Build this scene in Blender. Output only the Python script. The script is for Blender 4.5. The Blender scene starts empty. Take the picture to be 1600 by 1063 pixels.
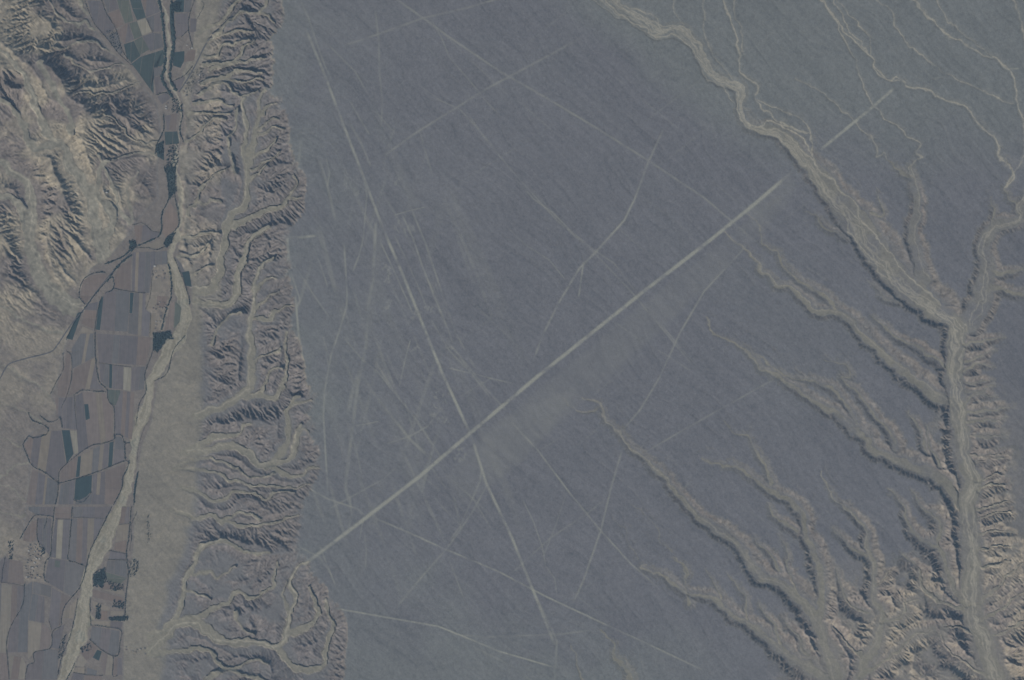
import bpy, bmesh, math, random, colorsys
import numpy as np

# ------------------------------------------------------------------ camera, sky, sun, exposure
PX = 5.0                       # metres for one unit of the survey grid
ZREF = 80.0
CAM_H = 24000.0
scene = bpy.context.scene
cam_d = bpy.data.cameras.new('camera')
cam = bpy.data.objects.new('camera', cam_d)
scene.collection.objects.link(cam)
cam.location = (0, 0, ZREF + CAM_H)
cam_d.sensor_fit = 'HORIZONTAL'
cam_d.angle = 2 * math.atan(800 * PX / CAM_H)
cam_d.clip_start = 10.0
cam_d.clip_end = 200000.0
scene.camera = cam

SUN_EL = math.radians(36)
SUN_VEC = np.array([-0.62, -0.78])             # towards the sun in plan: south-west
SUN_VEC = SUN_VEC / np.linalg.norm(SUN_VEC)
world = bpy.data.worlds.new('World')
scene.world = world
world.use_nodes = True
wn = world.node_tree
sky = wn.nodes.new('ShaderNodeTexSky')
sky.sky_type = 'NISHITA'
sky.sun_disc = False
sky.sun_elevation = SUN_EL
sky.sun_rotation = math.atan2(SUN_VEC[0], SUN_VEC[1])
bg = wn.nodes['Background']
bg.inputs['Strength'].default_value = 0.07
wn.links.new(sky.outputs['Color'], bg.inputs['Color'])
sun_d = bpy.data.lights.new('sun', 'SUN')
sun_d.energy = 5.0
sun_d.angle = math.radians(0.53)
sun_d.color = (1.0, 0.95, 0.88)
sun = bpy.data.objects.new('sun', sun_d)
scene.collection.objects.link(sun)
sun.rotation_euler = (math.pi / 2 - SUN_EL, 0, math.atan2(SUN_VEC[0], -SUN_VEC[1]))
sun.location = (SUN_VEC[0] * 3000, SUN_VEC[1] * 3000, 3000)
vs = scene.view_settings
vs.view_transform = 'Standard'
vs.look = 'None'
vs.exposure = 0.0
vs.gamma = 1.0
vs.use_curve_mapping = False
HAZE_TAU = 0.16
HAZE_COL = (0.47, 0.70, 1.0)

random.seed(7)
rng = np.random.default_rng(11)
COL = scene.collection

# ------------------------------------------------------------------ survey grid
S = 1.2
M0 = 40
gx = np.arange(-M0, 1600 + M0 + .1, S)
gy = np.arange(-M0, 1063 + M0 + .1, S)
NX, NY = len(gx), len(gy)
GX, GY = np.meshgrid(gx, gy)

def world_xy(x, y):
    return (np.asarray(x) - 800.0) * PX, (531.5 - np.asarray(y)) * PX

def bspline_w(coord, n, cell):
    u = coord / cell
    i = np.floor(u).astype(int); f = u - i
    W = np.zeros((len(coord), n))
    b = [(1 - f) ** 3 / 6, (3 * f ** 3 - 6 * f ** 2 + 4) / 6, (-3 * f ** 3 + 3 * f ** 2 + 3 * f + 1) / 6, f ** 3 / 6]
    r = np.arange(len(coord))
    for k in range(4):
        W[r, np.clip(i + k, 0, n - 1)] += b[k]
    return W

def vnoise(cell, cy=None):
    cy = cy or cell
    nx = int((gx[-1] - gx[0]) / cell) + 5; ny = int((gy[-1] - gy[0]) / cy) + 5
    R = rng.standard_normal((ny, nx))
    return 1.9 * (bspline_w(gy - gy[0], ny, cy) @ R @ bspline_w(gx - gx[0], nx, cell).T)

def fbm(cell, octaves=4, gain=.5):
    out = 0; a = 1.0; tot = 0
    for o in range(octaves):
        out = out + a * vnoise(max(cell, 1.3)); tot += a * a; cell /= 2; a *= gain
    return out / math.sqrt(tot)

def lattice(px_, py_, seed):
    h = (px_.astype(np.int64) * 374761393 + py_.astype(np.int64) * 668265263 + seed * 1442695041) & 0x7fffffff
    h = ((h ^ (h >> 13)) * 1274126177) & 0x7fffffff
    h = h ^ (h >> 16)
    return (h & 0xffff) / 65535.0

def pnoise(x, y, seed=0):
    xi = np.floor(x); yi = np.floor(y); fx = x - xi; fy = y - yi
    sx = fx * fx * (3 - 2 * fx); sy = fy * fy * (3 - 2 * fy)
    a = lattice(xi, yi, seed); b = lattice(xi + 1, yi, seed); c = lattice(xi, yi + 1, seed); d = lattice(xi + 1, yi + 1, seed)
    return ((a * (1 - sx) + b * sx) * (1 - sy) + (c * (1 - sx) + d * sx) * sy) * 2 - 1

def sstep(a, b, x):
    t = np.clip((x - a) / (b - a), 0, 1)
    return t * t * (3 - 2 * t)

def blur(A, n=1):
    for _ in range(n):
        P = np.pad(A, 1, mode='edge')
        A = (P[:-2, 1:-1] + P[2:, 1:-1] + 2 * P[1:-1, 1:-1]) / 4
        P = np.pad(A, 1, mode='edge')
        A = (P[1:-1, :-2] + P[1:-1, 2:] + 2 * P[1:-1, 1:-1]) / 4
    return A

def bil(A, x, y):
    u = np.clip((np.asarray(x, float) - gx[0]) / S, 0, NX - 1.001); v = np.clip((np.asarray(y, float) - gy[0]) / S, 0, NY - 1.001)
    i = u.astype(int); j = v.astype(int); f = u - i; g = v - j
    if A.ndim == 3:
        f = f[..., None]; g = g[..., None]
    return (A[j, i] * (1 - f) + A[j, i + 1] * f) * (1 - g) + (A[j + 1, i] * (1 - f) + A[j + 1, i + 1] * f) * g

def inside(poly):
    """grid mask of a polygon given in survey coordinates"""
    P = np.asarray(poly, float)
    x0, y0 = P.min(0); x1, y1 = P.max(0)
    i0 = max(0, int((x0 - gx[0]) / S) - 1); i1 = min(NX, int((x1 - gx[0]) / S) + 3)
    j0 = max(0, int((y0 - gy[0]) / S) - 1); j1 = min(NY, int((y1 - gy[0]) / S) + 3)
    out = np.zeros((NY, NX), bool)
    if i1 <= i0 or j1 <= j0: return out
    X = GX[j0:j1, i0:i1]; Y = GY[j0:j1, i0:i1]; m = np.zeros(X.shape, bool)
    n = len(P)
    for k in range(n):
        (ax, ay), (bx, by) = P[k], P[(k + 1) % n]
        if ay == by: continue
        c = ((ay > Y) != (by > Y)) & (X < (bx - ax) * (Y - ay) / (by - ay) + ax)
        m ^= c
    out[j0:j1, i0:i1] = m
    return out

def dense(pts, step=4.0, smooth=True):
    """Catmull-Rom through the points"""
    P = np.asarray(pts, float)
    if len(P) < 2: return P
    if len(P) == 2 or not smooth:
        out = []
        for a, b in zip(P[:-1], P[1:]):
            n = max(1, int(np.linalg.norm((b - a)[:2]) / step))
            for k in range(n): out.append(a + (b - a) * k / n)
        out.append(P[-1]); return np.array(out)
    Q = np.vstack([2 * P[0] - P[1], P, 2 * P[-1] - P[-2]])
    out = []
    for k in range(1, len(Q) - 2):
        p0, p1, p2, p3 = Q[k - 1], Q[k], Q[k + 1], Q[k + 2]
        n = max(1, int(np.linalg.norm((p2 - p1)[:2]) / step))
        for t in np.arange(n) / n:
            out.append(.5 * (2 * p1 + (p2 - p0) * t + (2 * p0 - 5 * p1 + 4 * p2 - p3) * t * t + (3 * p1 - p0 - 3 * p2 + p3) * t ** 3))
    out.append(P[-1])
    return np.array(out)

WX = None
def stamp(pts, R, warp=True):
    """yield (slice, distance, fraction along, dx, dy) for each segment of a polyline"""
    P = np.asarray(pts, float)[:, :2]
    seg = np.linalg.norm(np.diff(P, axis=0), axis=1)
    L = np.concatenate([[0], np.cumsum(seg)]); T = max(L[-1], 1e-6)
    for k in range(len(P) - 1):
        a, b = P[k], P[k + 1]
        i0 = max(0, int((min(a[0], b[0]) - R - gx[0]) / S)); i1 = min(NX, int((max(a[0], b[0]) + R - gx[0]) / S) + 2)
        j0 = max(0, int((min(a[1], b[1]) - R - gy[0]) / S)); j1 = min(NY, int((max(a[1], b[1]) + R - gy[0]) / S) + 2)
        if i1 <= i0 or j1 <= j0: continue
        sl = (slice(j0, j1), slice(i0, i1))
        X = (XW if warp else GX)[sl] - a[0]; Y = (YW if warp else GY)[sl] - a[1]
        d = b - a; ll = max(d @ d, 1e-9)
        t = np.clip((X * d[0] + Y * d[1]) / ll, 0, 1)
        dx = X - t * d[0]; dy = Y - t * d[1]
        yield sl, np.sqrt(dx * dx + dy * dy), (L[k] + t * seg[k]) / T, dx, dy

XW = GX + 1.6 * vnoise(9) + .8 * vnoise(4)
YW = GY + 1.6 * vnoise(9) + .8 * vnoise(4)

def Zc(x0, y0, s, *pts):
    """survey sheet coordinates to the common grid"""
    return [(x0 + p[0] / s, y0 + p[1] / s) + tuple(p[2:]) for p in pts]
K1 = 3.9375
def A_(*p): return Zc(0, 0, K1, *p)
def B_(*p): return Zc(0, 260, K1, *p)
def C_(*p): return Zc(0, 520, K1, *p)
def D_(*p): return Zc(0, 793, K1, *p)
def E_(*p): return Zc(240, 0, K1, *p)
def F_(*p): return Zc(240, 260, K1, *p)
def G_(*p): return Zc(240, 520, K1, *p)
def H_(*p): return Zc(240, 793, K1, *p)
K2 = 3.544; K3 = 4.253
def RA(*p): return Zc(920, 0, K2, *p)
def RB(*p): return Zc(1240, 0, K2, *p)
def RC(*p): return Zc(1100, 250, K3, *p)
def RD(*p): return Zc(1300, 250, K3, *p)
def RE(*p): return Zc(1100, 480, K3, *p)
def RF(*p): return Zc(1300, 480, K3, *p)
def RG(*p): return Zc(1300, 700, 2.93, *p)
def RH(*p): return Zc(1000, 700, 2.928, *p)
def PM(*p): return Zc(740, 560, K2, *p)
def PB(*p): return Zc(740, 763, K2, *p)

# ------------------------------------------------------------------ base relief
def curve(tab):
    ys = [t[0] for t in tab]; xs = [t[1] for t in tab]
    return np.interp(GY, ys, xs)
n9 = vnoise(14); nline = vnoise(2.2); n22 = vnoise(30)
Wl = curve([(0,128),(40,143),(80,170),(110,205),(130,218),(160,243),(200,250),(260,245),(310,246),(340,215),(360,205),(400,170),(420,140),(470,122),(500,115),(540,100),(600,87),(620,78),(640,90),(680,45),(700,33),(728,45),(790,40),(841,33),(872,3),(890,-20),(1100,-60)])
Wr = curve([(0,305),(40,303),(70,300),(110,285),(140,280),(170,286),(200,288),(240,277),(260,279),(340,284),(380,279),(400,273),(440,299),(480,299),(520,287),(560,270),(600,244),(660,235),(700,219),(740,213),(790,207),(850,207),(900,200),(980,191),(1063,191)])
Ft = curve([(0,345),(40,330),(100,312),(150,296),(200,294),(260,290),(330,291),(390,290),(440,308),(480,308),(530,314),(620,312),(700,308),(760,305),(810,300),(830,290),(870,285),(920,262),(985,245),(1010,255),(1063,250)]) + 2.0 * n9
Ed = curve([(0,425),(35,432),(60,408),(100,414),(150,418),(200,440),(240,442),(300,470),(330,460),(345,444),(430,442),(480,452),(520,448),(570,464),(600,472),(625,487),(660,482),(690,484),(725,492),(770,474),(800,466),(840,455),(870,468),(900,480),(940,506),(960,522),(1063,522)]) + 4.0 * n9 + 3.0 * n22
z_v = 0.02 * (1063 - GY)
fanh = np.interp(GY, [0, 300, 450, 520, 600, 900, 1063], [12, 8, 5, 14, 24, 28, 20])
z_p = 152 - 0.010 * GX - 0.020 * GY
hillA = np.interp(GY, [0, 120, 250, 330, 450, 550, 700, 850, 1063], [98, 118, 112, 74, 52, 16, 18, 20, 8])
dW = np.maximum(Wl - GX, 0)
hn = fbm(75, 2, .4)
base_h = z_v + hillA * (1 - np.exp(-(dW / 75) ** 1.4)) * (1 + .32 * hn)
fanz = z_v + fanh * np.clip((GX - Wr) / np.maximum(Ft - Wr, 4), 0, 1) ** 1.1
te = np.clip((GX - Ft) / (Ed - Ft), 0, 1)
esc_t = te ** .6
esc_low = np.interp(GY, [0, 850, 960, 1063], [1, 1, .75, .7])
edge_bump = np.interp(GY, [0, 420, 520, 1063], [.2, .2, .10, .15]) * fbm(26, 3) * (1 - te) * np.minimum(te * 6, 1)
zesc = fanz + (z_p - fanz) * np.clip(esc_t * (esc_low + (1 - esc_low) * te) + edge_bump, 0, 1.0)
base = np.where(GX < Wl, base_h, np.where(GX < Ft, fanz, zesc))
base = blur(base, 1)

# crests of the western hills
RIDGES = [
    (A_((0,225),(160,262),(290,300),(420,232),(580,235)), 125, 150, 3.3),
    (A_((250,370),(390,505),(470,525),(560,520),(660,480)), 110, 135, 3.2),
    (A_((540,600),(600,625),(680,640),(780,668),(900,720),(960,740)), 150, 175, 3.3),
    (A_((90,180),(200,130),(330,110),(440,60)), 120, 150, 2.6),
    (A_((0,90),(90,40),(180,0)), 120, 120, 2.6),
    (A_((440,740),(560,760),(680,800),(800,820)), 95, 125, 2.8),
    (A_((750,890),(860,900),(950,950)), 70, 95, 3.0),
    (A_((430,370),(560,350),(680,390),(780,440)), 70, 100, 2.8),
    (B_((840,120),(920,90),(985,150)), 70, 90, 2.8),
    (B_((330,200),(370,320),(430,420),(560,560),(520,520)), 60, 85, 2.4),
    (B_((300,560),(380,620),(460,720)), 35, 55, 2.4),
    (B_((0,300),(50,420),(80,560)), 50, 60, 2.4),
    (B_((0,640),(80,720),(180,770)), 30, 45, 2.6),
    (B_((0,870),(120,890),(330,935)), 20, 34, 2.8),
    (F_((180,200),(250,120),(330,60)), 55, 85, 2.6),
    (F_((190,280),(280,300),(370,350)), 50, 90, 2.6),
    (F_((170,480),(260,440),(360,470)), 45, 90, 2.6),
    (F_((140,520),(250,580),(340,620)), 30, 60, 2.4),
    (E_((190,860),(260,900),(320,960)), 40, 80, 2.8),
    (E_((210,780),(330,760),(440,800)), 40, 95, 2.8),
]
for pts, h0, h1, sl_ in RIDGES:
    P = dense(pts)
    for sl, d, t, dx, dy in stamp(P, 60):
        cz = z_v[sl] + (h0 * .6 + (h1 - h0 * .6) * np.sin(t * math.pi)) * .75 - (sl_ * 1.15 * 8 * (1 - np.exp(-d / 8)) + 1.25 * d) * (1 + .15 * n9[sl])
        base[sl] = np.maximum(base[sl], cz)
base = np.where(GX < Wl, np.minimum(base, z_v + 1 + 1.5 * dW * (1 + .2 * n9)), base)
base = np.where((GX >= Wl) & (GX <= Wr), np.minimum(base, z_v), base)
base = np.where((GX > Wr) & (GX < Ft + 40), np.minimum(base, z_v + 3 + 2.2 * (GX - Wr)), base)
base0 = base.copy()
Hh = base.copy()
floorK = np.zeros_like(Hh)
floorM = np.zeros_like(Hh)      # how much of a cell is channel floor
braidM = np.zeros_like(Hh)
paleM = np.zeros_like(Hh)

TRIBS = []
DS = .8
def carve(pts, w0=1.0, w1=.4, mode='abs', p=1.5, d0=None, d1=0.0, slope=3.3, soft=None, floor=True, trib=None, braids=0, drop=2.0, R=None, dm=None, fw=1.0, bst=1.0, wl=None):
    """cut a channel; pts run from the mouth to the head"""
    P = dense(pts, 3.0)
    if mode == 'abs':
        zm = float(bil(Hh, P[0][0], P[0][1])) - (0 if d0 is None else d0)
        zh = float(bil(base0, P[-1][0], P[-1][1])) - drop
        if zh < zm + 1: zh = zm + 1
    R = R or ((max(wl) if wl else w0) + 62 / slope * 1.2 if soft is None else w0 + 60)
    for sl, d, t, dx, dy in stamp(P, min(R, 70)):
        w = w0 + (w1 - w0) * t if wl is None else np.interp(t, np.linspace(0, 1, len(wl)), wl)
        if mode == 'abs':
            zf = zm + (zh - zm) * t ** p
        else:
            dep = DS * (np.interp(t, np.linspace(0, 1, len(dm)), dm) if dm else d0 + (d1 - d0) * t)
            zf = base0[sl] - dep
        s = slope
        if soft is not None:
            side = (-dx * .7 + dy * .7) / np.maximum(d, .3)
            s = soft + (slope - soft) * sstep(-.35, .45, side)
        over = np.maximum(d - w, 0)
        cand = zf + s * over
        np.minimum(Hh[sl], cand, out=Hh[sl])
        if floor:
            fm = 1 - sstep(-.8, .9, d - w)
            np.maximum(floorM[sl], fm * fw * min(1, max(w0, w1) / 1.5), out=floorM[sl])
            np.maximum(floorK[sl], fm, out=floorK[sl])
    if trib:
        TRIBS.append((P, w0, w1, trib, slope, soft))
    for b in range(braids):
        n = len(P)
        tt = np.linspace(0, 1, n); ww = (w0 + (w1 - w0) * tt) if wl is None else np.interp(tt, np.linspace(0, 1, len(wl)), wl)
        tan = np.gradient(P[:, :2], axis=0); tan /= np.linalg.norm(tan, axis=1)[:, None] + 1e-9
        ph = random.uniform(0, 6.28); fr = random.uniform(.018, .045); s_ = np.arange(n) * 3.0; c0 = random.uniform(-.75, .75)
        off = ww * (c0 + .32 * np.sin(ph + s_ * fr + 1.3 * np.sin(s_ * .031 + ph * 2)) + .10 * np.sin(s_ * .13 + 3 * ph)); off = np.clip(off, -ww * .92, ww * .92)
        Q = P[:, :2] + np.stack([-tan[:, 1], tan[:, 0]], 1) * off[:, None]
        line_mask(braidM, Q, random.uniform(.4, 1.0), random.uniform(.4, 1.0) * bst, soft_=.8)

def line_mask(Mk, pts, hw, strength, soft_=1.0, patch=0.0, warp=True, taper=0.0):
    for sl, d, t, dx, dy in stamp(pts, hw + soft_ * 2 + 2, warp):
        m = strength * (1 - sstep(hw - soft_ * .4, hw + soft_, d))
        if patch: m = m * np.clip(1 + patch * (n9[sl] + .6 * nline[sl]), .2, 1.5)
        if taper: m = m * (.25 + .75 * sstep(0, taper, t)) * (.25 + .75 * sstep(1, 1 - taper, t))
        np.maximum(Mk[sl], m, out=Mk[sl])

def run_tribs():
    for P, w0, w1, (spacing, lmin, lmax, ang), slope, soft in TRIBS:
        L = np.concatenate([[0], np.cumsum(np.linalg.norm(np.diff(P[:, :2], axis=0), axis=1))])
        s = random.uniform(2, spacing)
        while s < L[-1]:
            k = min(np.searchsorted(L, s), len(P) - 1); k = max(k, 1)
            tan = P[k][:2] - P[k - 1][:2]; tan = tan / (np.linalg.norm(tan) + 1e-9)
            for sd in (-1, 1):
                if random.random() < .12: continue
                a = sd * math.radians(ang + random.uniform(-18, 18))
                v = np.array([tan[0] * math.cos(a) - tan[1] * math.sin(a), tan[0] * math.sin(a) + tan[1] * math.cos(a)])
                if soft is not None and -.7 * v[0] + .7 * v[1] < .1 and random.random() < .72: continue
                ln = random.uniform(lmin, lmax)
                if P[k][0] < 500 and P[k][1] < 430: ln *= 1.25
                w = w0 + (w1 - w0) * s / L[-1]
                p0 = P[k][:2] + v * w * .8
                pts = [p0]; cur = p0; dirv = v
                n = max(2, int(ln / 5))
                for q in range(n):
                    a2 = random.uniform(-.35, .35); dirv = np.array([dirv[0] * math.cos(a2) - dirv[1] * math.sin(a2), dirv[0] * math.sin(a2) + dirv[1] * math.cos(a2)])
                    cur = cur + dirv * ln / n; pts.append(cur)
                zm = float(bil(Hh, p0[0], p0[1])); zh = float(bil(base0, cur[0], cur[1])) - 1
                if zh < zm + 4: continue
                Q = np.array(pts)
                s2 = max(2.0, min(slope * 1.05, 4.2))
                for sl, d, t, dx, dy in stamp(Q, 16):
                    cand = zm + (zh - zm) * t ** 1.15 + s2 * np.maximum(d - .35, 0)
                    np.minimum(Hh[sl], cand, out=Hh[sl])
                # one or two finer rills at the sides
                for r_ in range(random.choice((2, 3, 3, 4))):
                    q = random.randint(1, len(pts) - 1); sg = random.choice((-1, 1)); a3 = sg * math.radians(random.uniform(40, 75))
                    dv = pts[q] - pts[q - 1]; dv = dv / (np.linalg.norm(dv) + 1e-9)
                    dv = np.array([dv[0] * math.cos(a3) - dv[1] * math.sin(a3), dv[0] * math.sin(a3) + dv[1] * math.cos(a3)])
                    e = pts[q] + dv * random.uniform(5, 11)
                    z0 = zm + (zh - zm) * (q / (len(pts) - 1)) ** 1.15; z1 = float(bil(base0, e[0], e[1])) - .5
                    if z1 < z0 + 2: continue
                    for sl, d, t, dx, dy in stamp(np.array([pts[q], e]), 9):
                        np.minimum(Hh[sl], z0 + (z1 - z0) * t + s2 * np.maximum(d - .2, 0), out=Hh[sl])
            s += spacing * random.uniform(.6, 1.45)

# --- river
RIVER = [(252,-40,1.7),(250,0,1.7),(258,25,2.0),(261.6,56,2.0),(264,76,2.6),(259,101,1.8),(261.6,122,1.8),(269,142,1.5),(277,155,1.2),(280,175,1.2),(281,200,1.2),(277,222,1.4),(272,245,2.5),(275,270,3),(279,311,4),(280.6,344,3.5),(274,369,5),(265,394,5),(269,422,8),(279,453,10),(287,478,9.5),(284,505,10),(274,530,11),(256,560,10),(236,594,8),(230,621,7),(223,647,9),(212,672,7),(207,703,6),(203,728,6),(197,759,7),(186,790,8.5),(168,831,13),(152,859,14),(142,884,9),(135,900,7),(130,935,9),(127,971,12),(119,996,13),(107,1029,10),(96,1063,8),(80,1110,8)]
RP = dense(RIVER, 4)
riverM = np.zeros_like(Hh)
LR = np.concatenate([[0], np.cumsum(np.linalg.norm(np.diff(RP[:, :2], axis=0), axis=1))]); LR /= LR[-1]
for sl, d, t, dx, dy in stamp(RP, 26):
    w = np.interp(t, LR, RP[:, 2])
    np.maximum(riverM[sl], 1 - sstep(-.8, .7, d - w), out=riverM[sl])
for b in range(8):
    tan = np.gradient(RP[:, :2], axis=0); tan /= np.linalg.norm(tan, axis=1)[:, None]
    s_ = np.arange(len(RP)) * 4.0; ph = random.uniform(0, 6.28)
    off = RP[:, 2] * np.clip(random.uniform(-.6, .6) + .4 * np.sin(ph + s_ * random.uniform(.03, .06) + 1.4 * np.sin(s_ * .03 + ph)), -.9, .9)
    line_mask(braidM, RP[:, :2] + np.stack([-tan[:, 1], tan[:, 0]], 1) * off[:, None], .8, random.uniform(.5, 1), soft_=.9)

# --- gullies of the bluffs east of the farmed valley (mouth to head)
T1 = (7.5, 14, 40, 62)
T2 = (6.5, 9, 26, 62)
carve(F_((225,765),(340,760),(390,690),(410,600),(430,480),(450,380),(480,310),(560,230),(575,150),(572,0)) + E_((560,900),(570,780),(550,660),(565,600))[0:], 6.5, 2.4, p=.95, trib=T1, drop=6, braids=1)
carve(E_((578,1000),(620,870),(640,760),(655,650),(690,560)), 5.67, 1.92, p=1.2, trib=T2)
carve(E_((668,700),(700,655),(760,640)), 2.40, 1.00)
carve(E_((650,800),(720,740),(770,740)), 2.40, 1.00, trib=T2)
carve(E_((630,850),(740,800),(810,795)), 2.40, 1.00, trib=T2)
carve(E_((620,960),(720,900),(760,860)), 2.40, 1.00, trib=T2)
carve(E_((600,1050),(700,990),(780,940)), 2.40, 1.00, trib=T2)
carve(E_((500,1063),(470,960),(450,850),(500,800),(510,660)), 2.40, 1.28, trib=T2)
carve(F_((490,365),(600,310),(700,270),(800,230),(850,160),(880,110),(860,60)), 5.50, 1.40, p=1.25, trib=T2)
carve(F_((830,210),(910,190)), 2.40, 1.00)
carve(F_((580,110),(640,40),(700,-10)), 2.40, 1.00, trib=T2)
carve(F_((225,815),(330,850),(470,840),(510,780),(510,700),(540,600),(580,480),(630,420),(700,370)), 6.50, 3.00, p=1.05, trib=T1, braids=1)
carve(G_((255,510),(350,480),(450,440),(530,390),(590,330),(600,200),(590,0)) + F_((600,960),(625,830),(635,660),(680,600),(740,570)), 7.00, 2.00, p=1.15, trib=T1, braids=1)
carve(F_((620,940),(720,930),(800,870),(850,855)), 3.51, 1.00, trib=T2)
carve(F_((636,760),(700,690),(760,690)), 2.40, 1.00, trib=T2)
carve(F_((625,890),(720,800),(770,770)), 2.40, 1.00, trib=T2)
carve(F_((360,1100),(400,980),(460,920),(540,900)), 2.40, 1.00, trib=T2)
carve(G_((610,190),(690,140),(780,110)), 2.40, 1.00, trib=T2)
carve(G_((590,390),(660,360),(700,290),(720,240),(800,220)), 2.97, 1.28, trib=T2)
carve(G_((560,400),(640,390),(740,410),(790,350),(830,240),(810,100),(820,0)), 4.05, 1.28, trib=T2)
carve(G_((230,400),(300,370),(295,200),(305,110),(370,100),(530,180)), 2.40, 1.00, floor=False)
carve(G_((180,740),(290,680),(420,630),(510,630),(560,580),(600,560)), 6.00, 2.00, p=1.2, trib=T1)
carve(G_((200,745),(330,720),(450,690),(560,720),(640,800),(740,810),(840,780),(870,680),(880,600),(900,560)), 6.50, 3.00, p=1.0, trib=T1, braids=1)
carve(G_((740,790),(800,720),(830,650),(830,480),(880,400),(900,380)), 6.21, 2.56, trib=T2)
carve(G_((860,440),(900,435),(985,420)), 2.40, 1.00, trib=T2)
carve(G_((880,640),(920,590),(960,610)), 2.40, 1.00)
carve(G_((700,830),(860,890),(940,840),(1010,830)), 4.73, 1.28, p=1.2, trib=T2)
carve(G_((120,825),(290,770),(400,790),(520,840),(620,890),(740,870)), 2.40, 1.00, trib=T2)
carve(G_((120,845),(280,840),(400,870),(560,930),(700,940),(860,950),(960,930)), 2.40, 1.00, trib=T2)
carve(G_((160,950),(250,980),(400,1040),(480,980),(600,970),(680,1020),(760,980),(860,980)), 2.97, 1.00, trib=T2)
carve(H_((100,20),(230,70),(350,60),(430,90),(540,110),(620,120),(700,100),(820,60),(890,40)), 4.05, 1.28, trib=T2)
carve(H_((420,85),(480,50),(600,40),(650,80)), 2.40, 1.28)
carve(H_((-30,800),(100,715),(160,640),(190,480),(230,380),(270,280),(300,240),(370,205),(430,200),(520,250),(620,280),(720,270)), 5.50, 1.40, p=1.1, trib=T1, braids=1)
carve(H_((230,405),(330,400),(400,440),(490,370),(520,370)), 2.43, 1.00, trib=T2)
carve(H_((190,520),(300,530),(350,570)), 2.40, 1.00, trib=T2)
carve(H_((100,725),(260,680),(340,640),(450,590),(520,520),(600,560),(690,510),(740,460),(760,330)), 5.00, 1.20, p=1.3, trib=T2)
carve(H_((-30,890),(60,800),(150,730),(280,720),(340,770),(460,830),(600,830),(780,850),(830,700),(850,630),(870,560),(850,450),(880,380),(950,330)), 8.00, 2.00, p=1.3, trib=T1, braids=2)
carve(H_((830,640),(800,540),(830,450)), 2.40, 1.00, trib=T2)
carve(H_((820,780),(960,730),(1010,640),(980,540),(960,480)), 5.40, 1.60, trib=T2)
carve(H_((760,860),(850,980),(940,1000),(1040,970),(1060,850),(1100,750),(1090,680),(1070,640),(1060,560)), 6.00, 1.80, p=1.2, trib=T1)
carve(H_((-20,905),(200,880),(330,880),(400,960),(480,1000),(600,940),(700,960)), 4.05, 1.28, trib=T2)
carve(H_((500,640),(530,720),(620,780)), 2.40, 1.00, trib=T2)
carve(H_((300,1100),(390,1010),(480,1010),(650,1060),(780,1090)), 4.05, 1.60, trib=T2)
# upper bluffs beside the road
carve(E_((270,190),(430,115),(480,40),(530,0),(560,-60)), 2.97, 1.60, trib=T2)
carve(E_((370,215),(440,150),(520,75),(600,75),(690,95),(755,150)), 3.24, 1.00, p=1.2, trib=T2)
carve(E_((660,75),(690,20),(720,-60)), 2.40, 1.00, trib=T2)
carve(E_((330,250),(430,205),(540,185),(620,190)), 2.40, 1.00, trib=T2)
carve(E_((300,345),(390,330),(420,275),(520,265),(590,250)), 2.40, 1.00, trib=T2)
carve(E_((300,405),(450,390),(520,350),(560,290),(620,260)), 3.78, 1.00, trib=T2)
carve(E_((330,440),(440,410),(560,370),(685,365)), 2.70, 1.00, trib=T2)
carve(E_((290,510),(430,470),(540,430),(660,460)), 3.24, 1.00, trib=T2)
carve(E_((430,475),(560,500),(660,490)), 2.40, 1.00, trib=T2)
carve(E_((270,590),(360,515),(430,500),(500,570),(600,585),(650,560)), 2.43, 1.00, trib=T2)
carve(E_((250,640),(380,620),(480,650)), 2.40, 1.00, trib=T2)
carve(E_((190,700),(330,690),(470,700)), 2.40, 1.00, trib=T2)
carve(E_((200,870),(300,790),(380,730),(440,740)), 2.40, 1.00, trib=T2)
carve(F_((240,250),(300,130),(370,60),(460,10)), 2.40, 1.00, trib=T2)
carve(F_((200,300),(240,230),(330,210),(420,230)), 2.40, 1.00, trib=T2)
carve(F_((150,440),(240,430),(330,400),(400,410)), 2.40, 1.00, trib=T2)
carve(F_((150,560),(280,530),(330,470)), 2.40, 1.00, trib=T2)
carve(F_((200,700),(280,640),(370,610)), 2.40, 1.00, trib=T2)
# --- western hills
T3 = (9, 10, 30, 62)
carve(B_((520,880),(420,860),(340,800),(260,700),(200,560),(180,400),(190,200),(150,90),(60,40),(30,0)) + A_((0,1010)), 15, 5, p=1.1, slope=2.6, trib=T3, braids=2)
carve(B_((165,420),(130,260),(80,200),(0,180),(-60,170)), 8, 5, p=1.0, slope=2.4, trib=T3)
carve(B_((650,600),(620,480),(580,420),(570,300),(550,170),(500,80),(430,0)) + A_((410,960),(370,890),(310,850),(250,740),(200,580),(150,480),(60,350),(0,300),(-60,270)), 11, 2.2, p=1.15, slope=2.6, trib=T3, braids=2)
carve(A_((380,890),(330,890),(230,910),(190,890),(150,780),(60,650),(-20,600)), 6.5, 3, p=1.1, slope=2.6, trib=T3)
carve(A_((440,830),(440,740),(360,600),(260,420),(250,380)), 3, 4, p=1.2, slope=2.2, trib=T3)
carve(B_((640,440),(690,300),(600,180),(600,60),(660,-40)), 8, 2.5, p=1.1, slope=2.6, trib=T3)
carve(B_((790,350),(740,280),(700,180),(640,0)) + A_((600,960)), 3, 1.5, slope=2.8, trib=T3)
carve(B_((800,340),(790,200),(800,100),(850,20)), 2.4, 1, slope=2.8, trib=T3)
carve(A_((720,330),(640,290),(560,250),(470,260),(400,300),(330,290)), 1.5, .8, slope=3, trib=T3)
carve(A_((830,420),(740,400),(640,420),(560,440),(480,400),(400,330)), 1.3, .7, slope=3, trib=T3)
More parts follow.
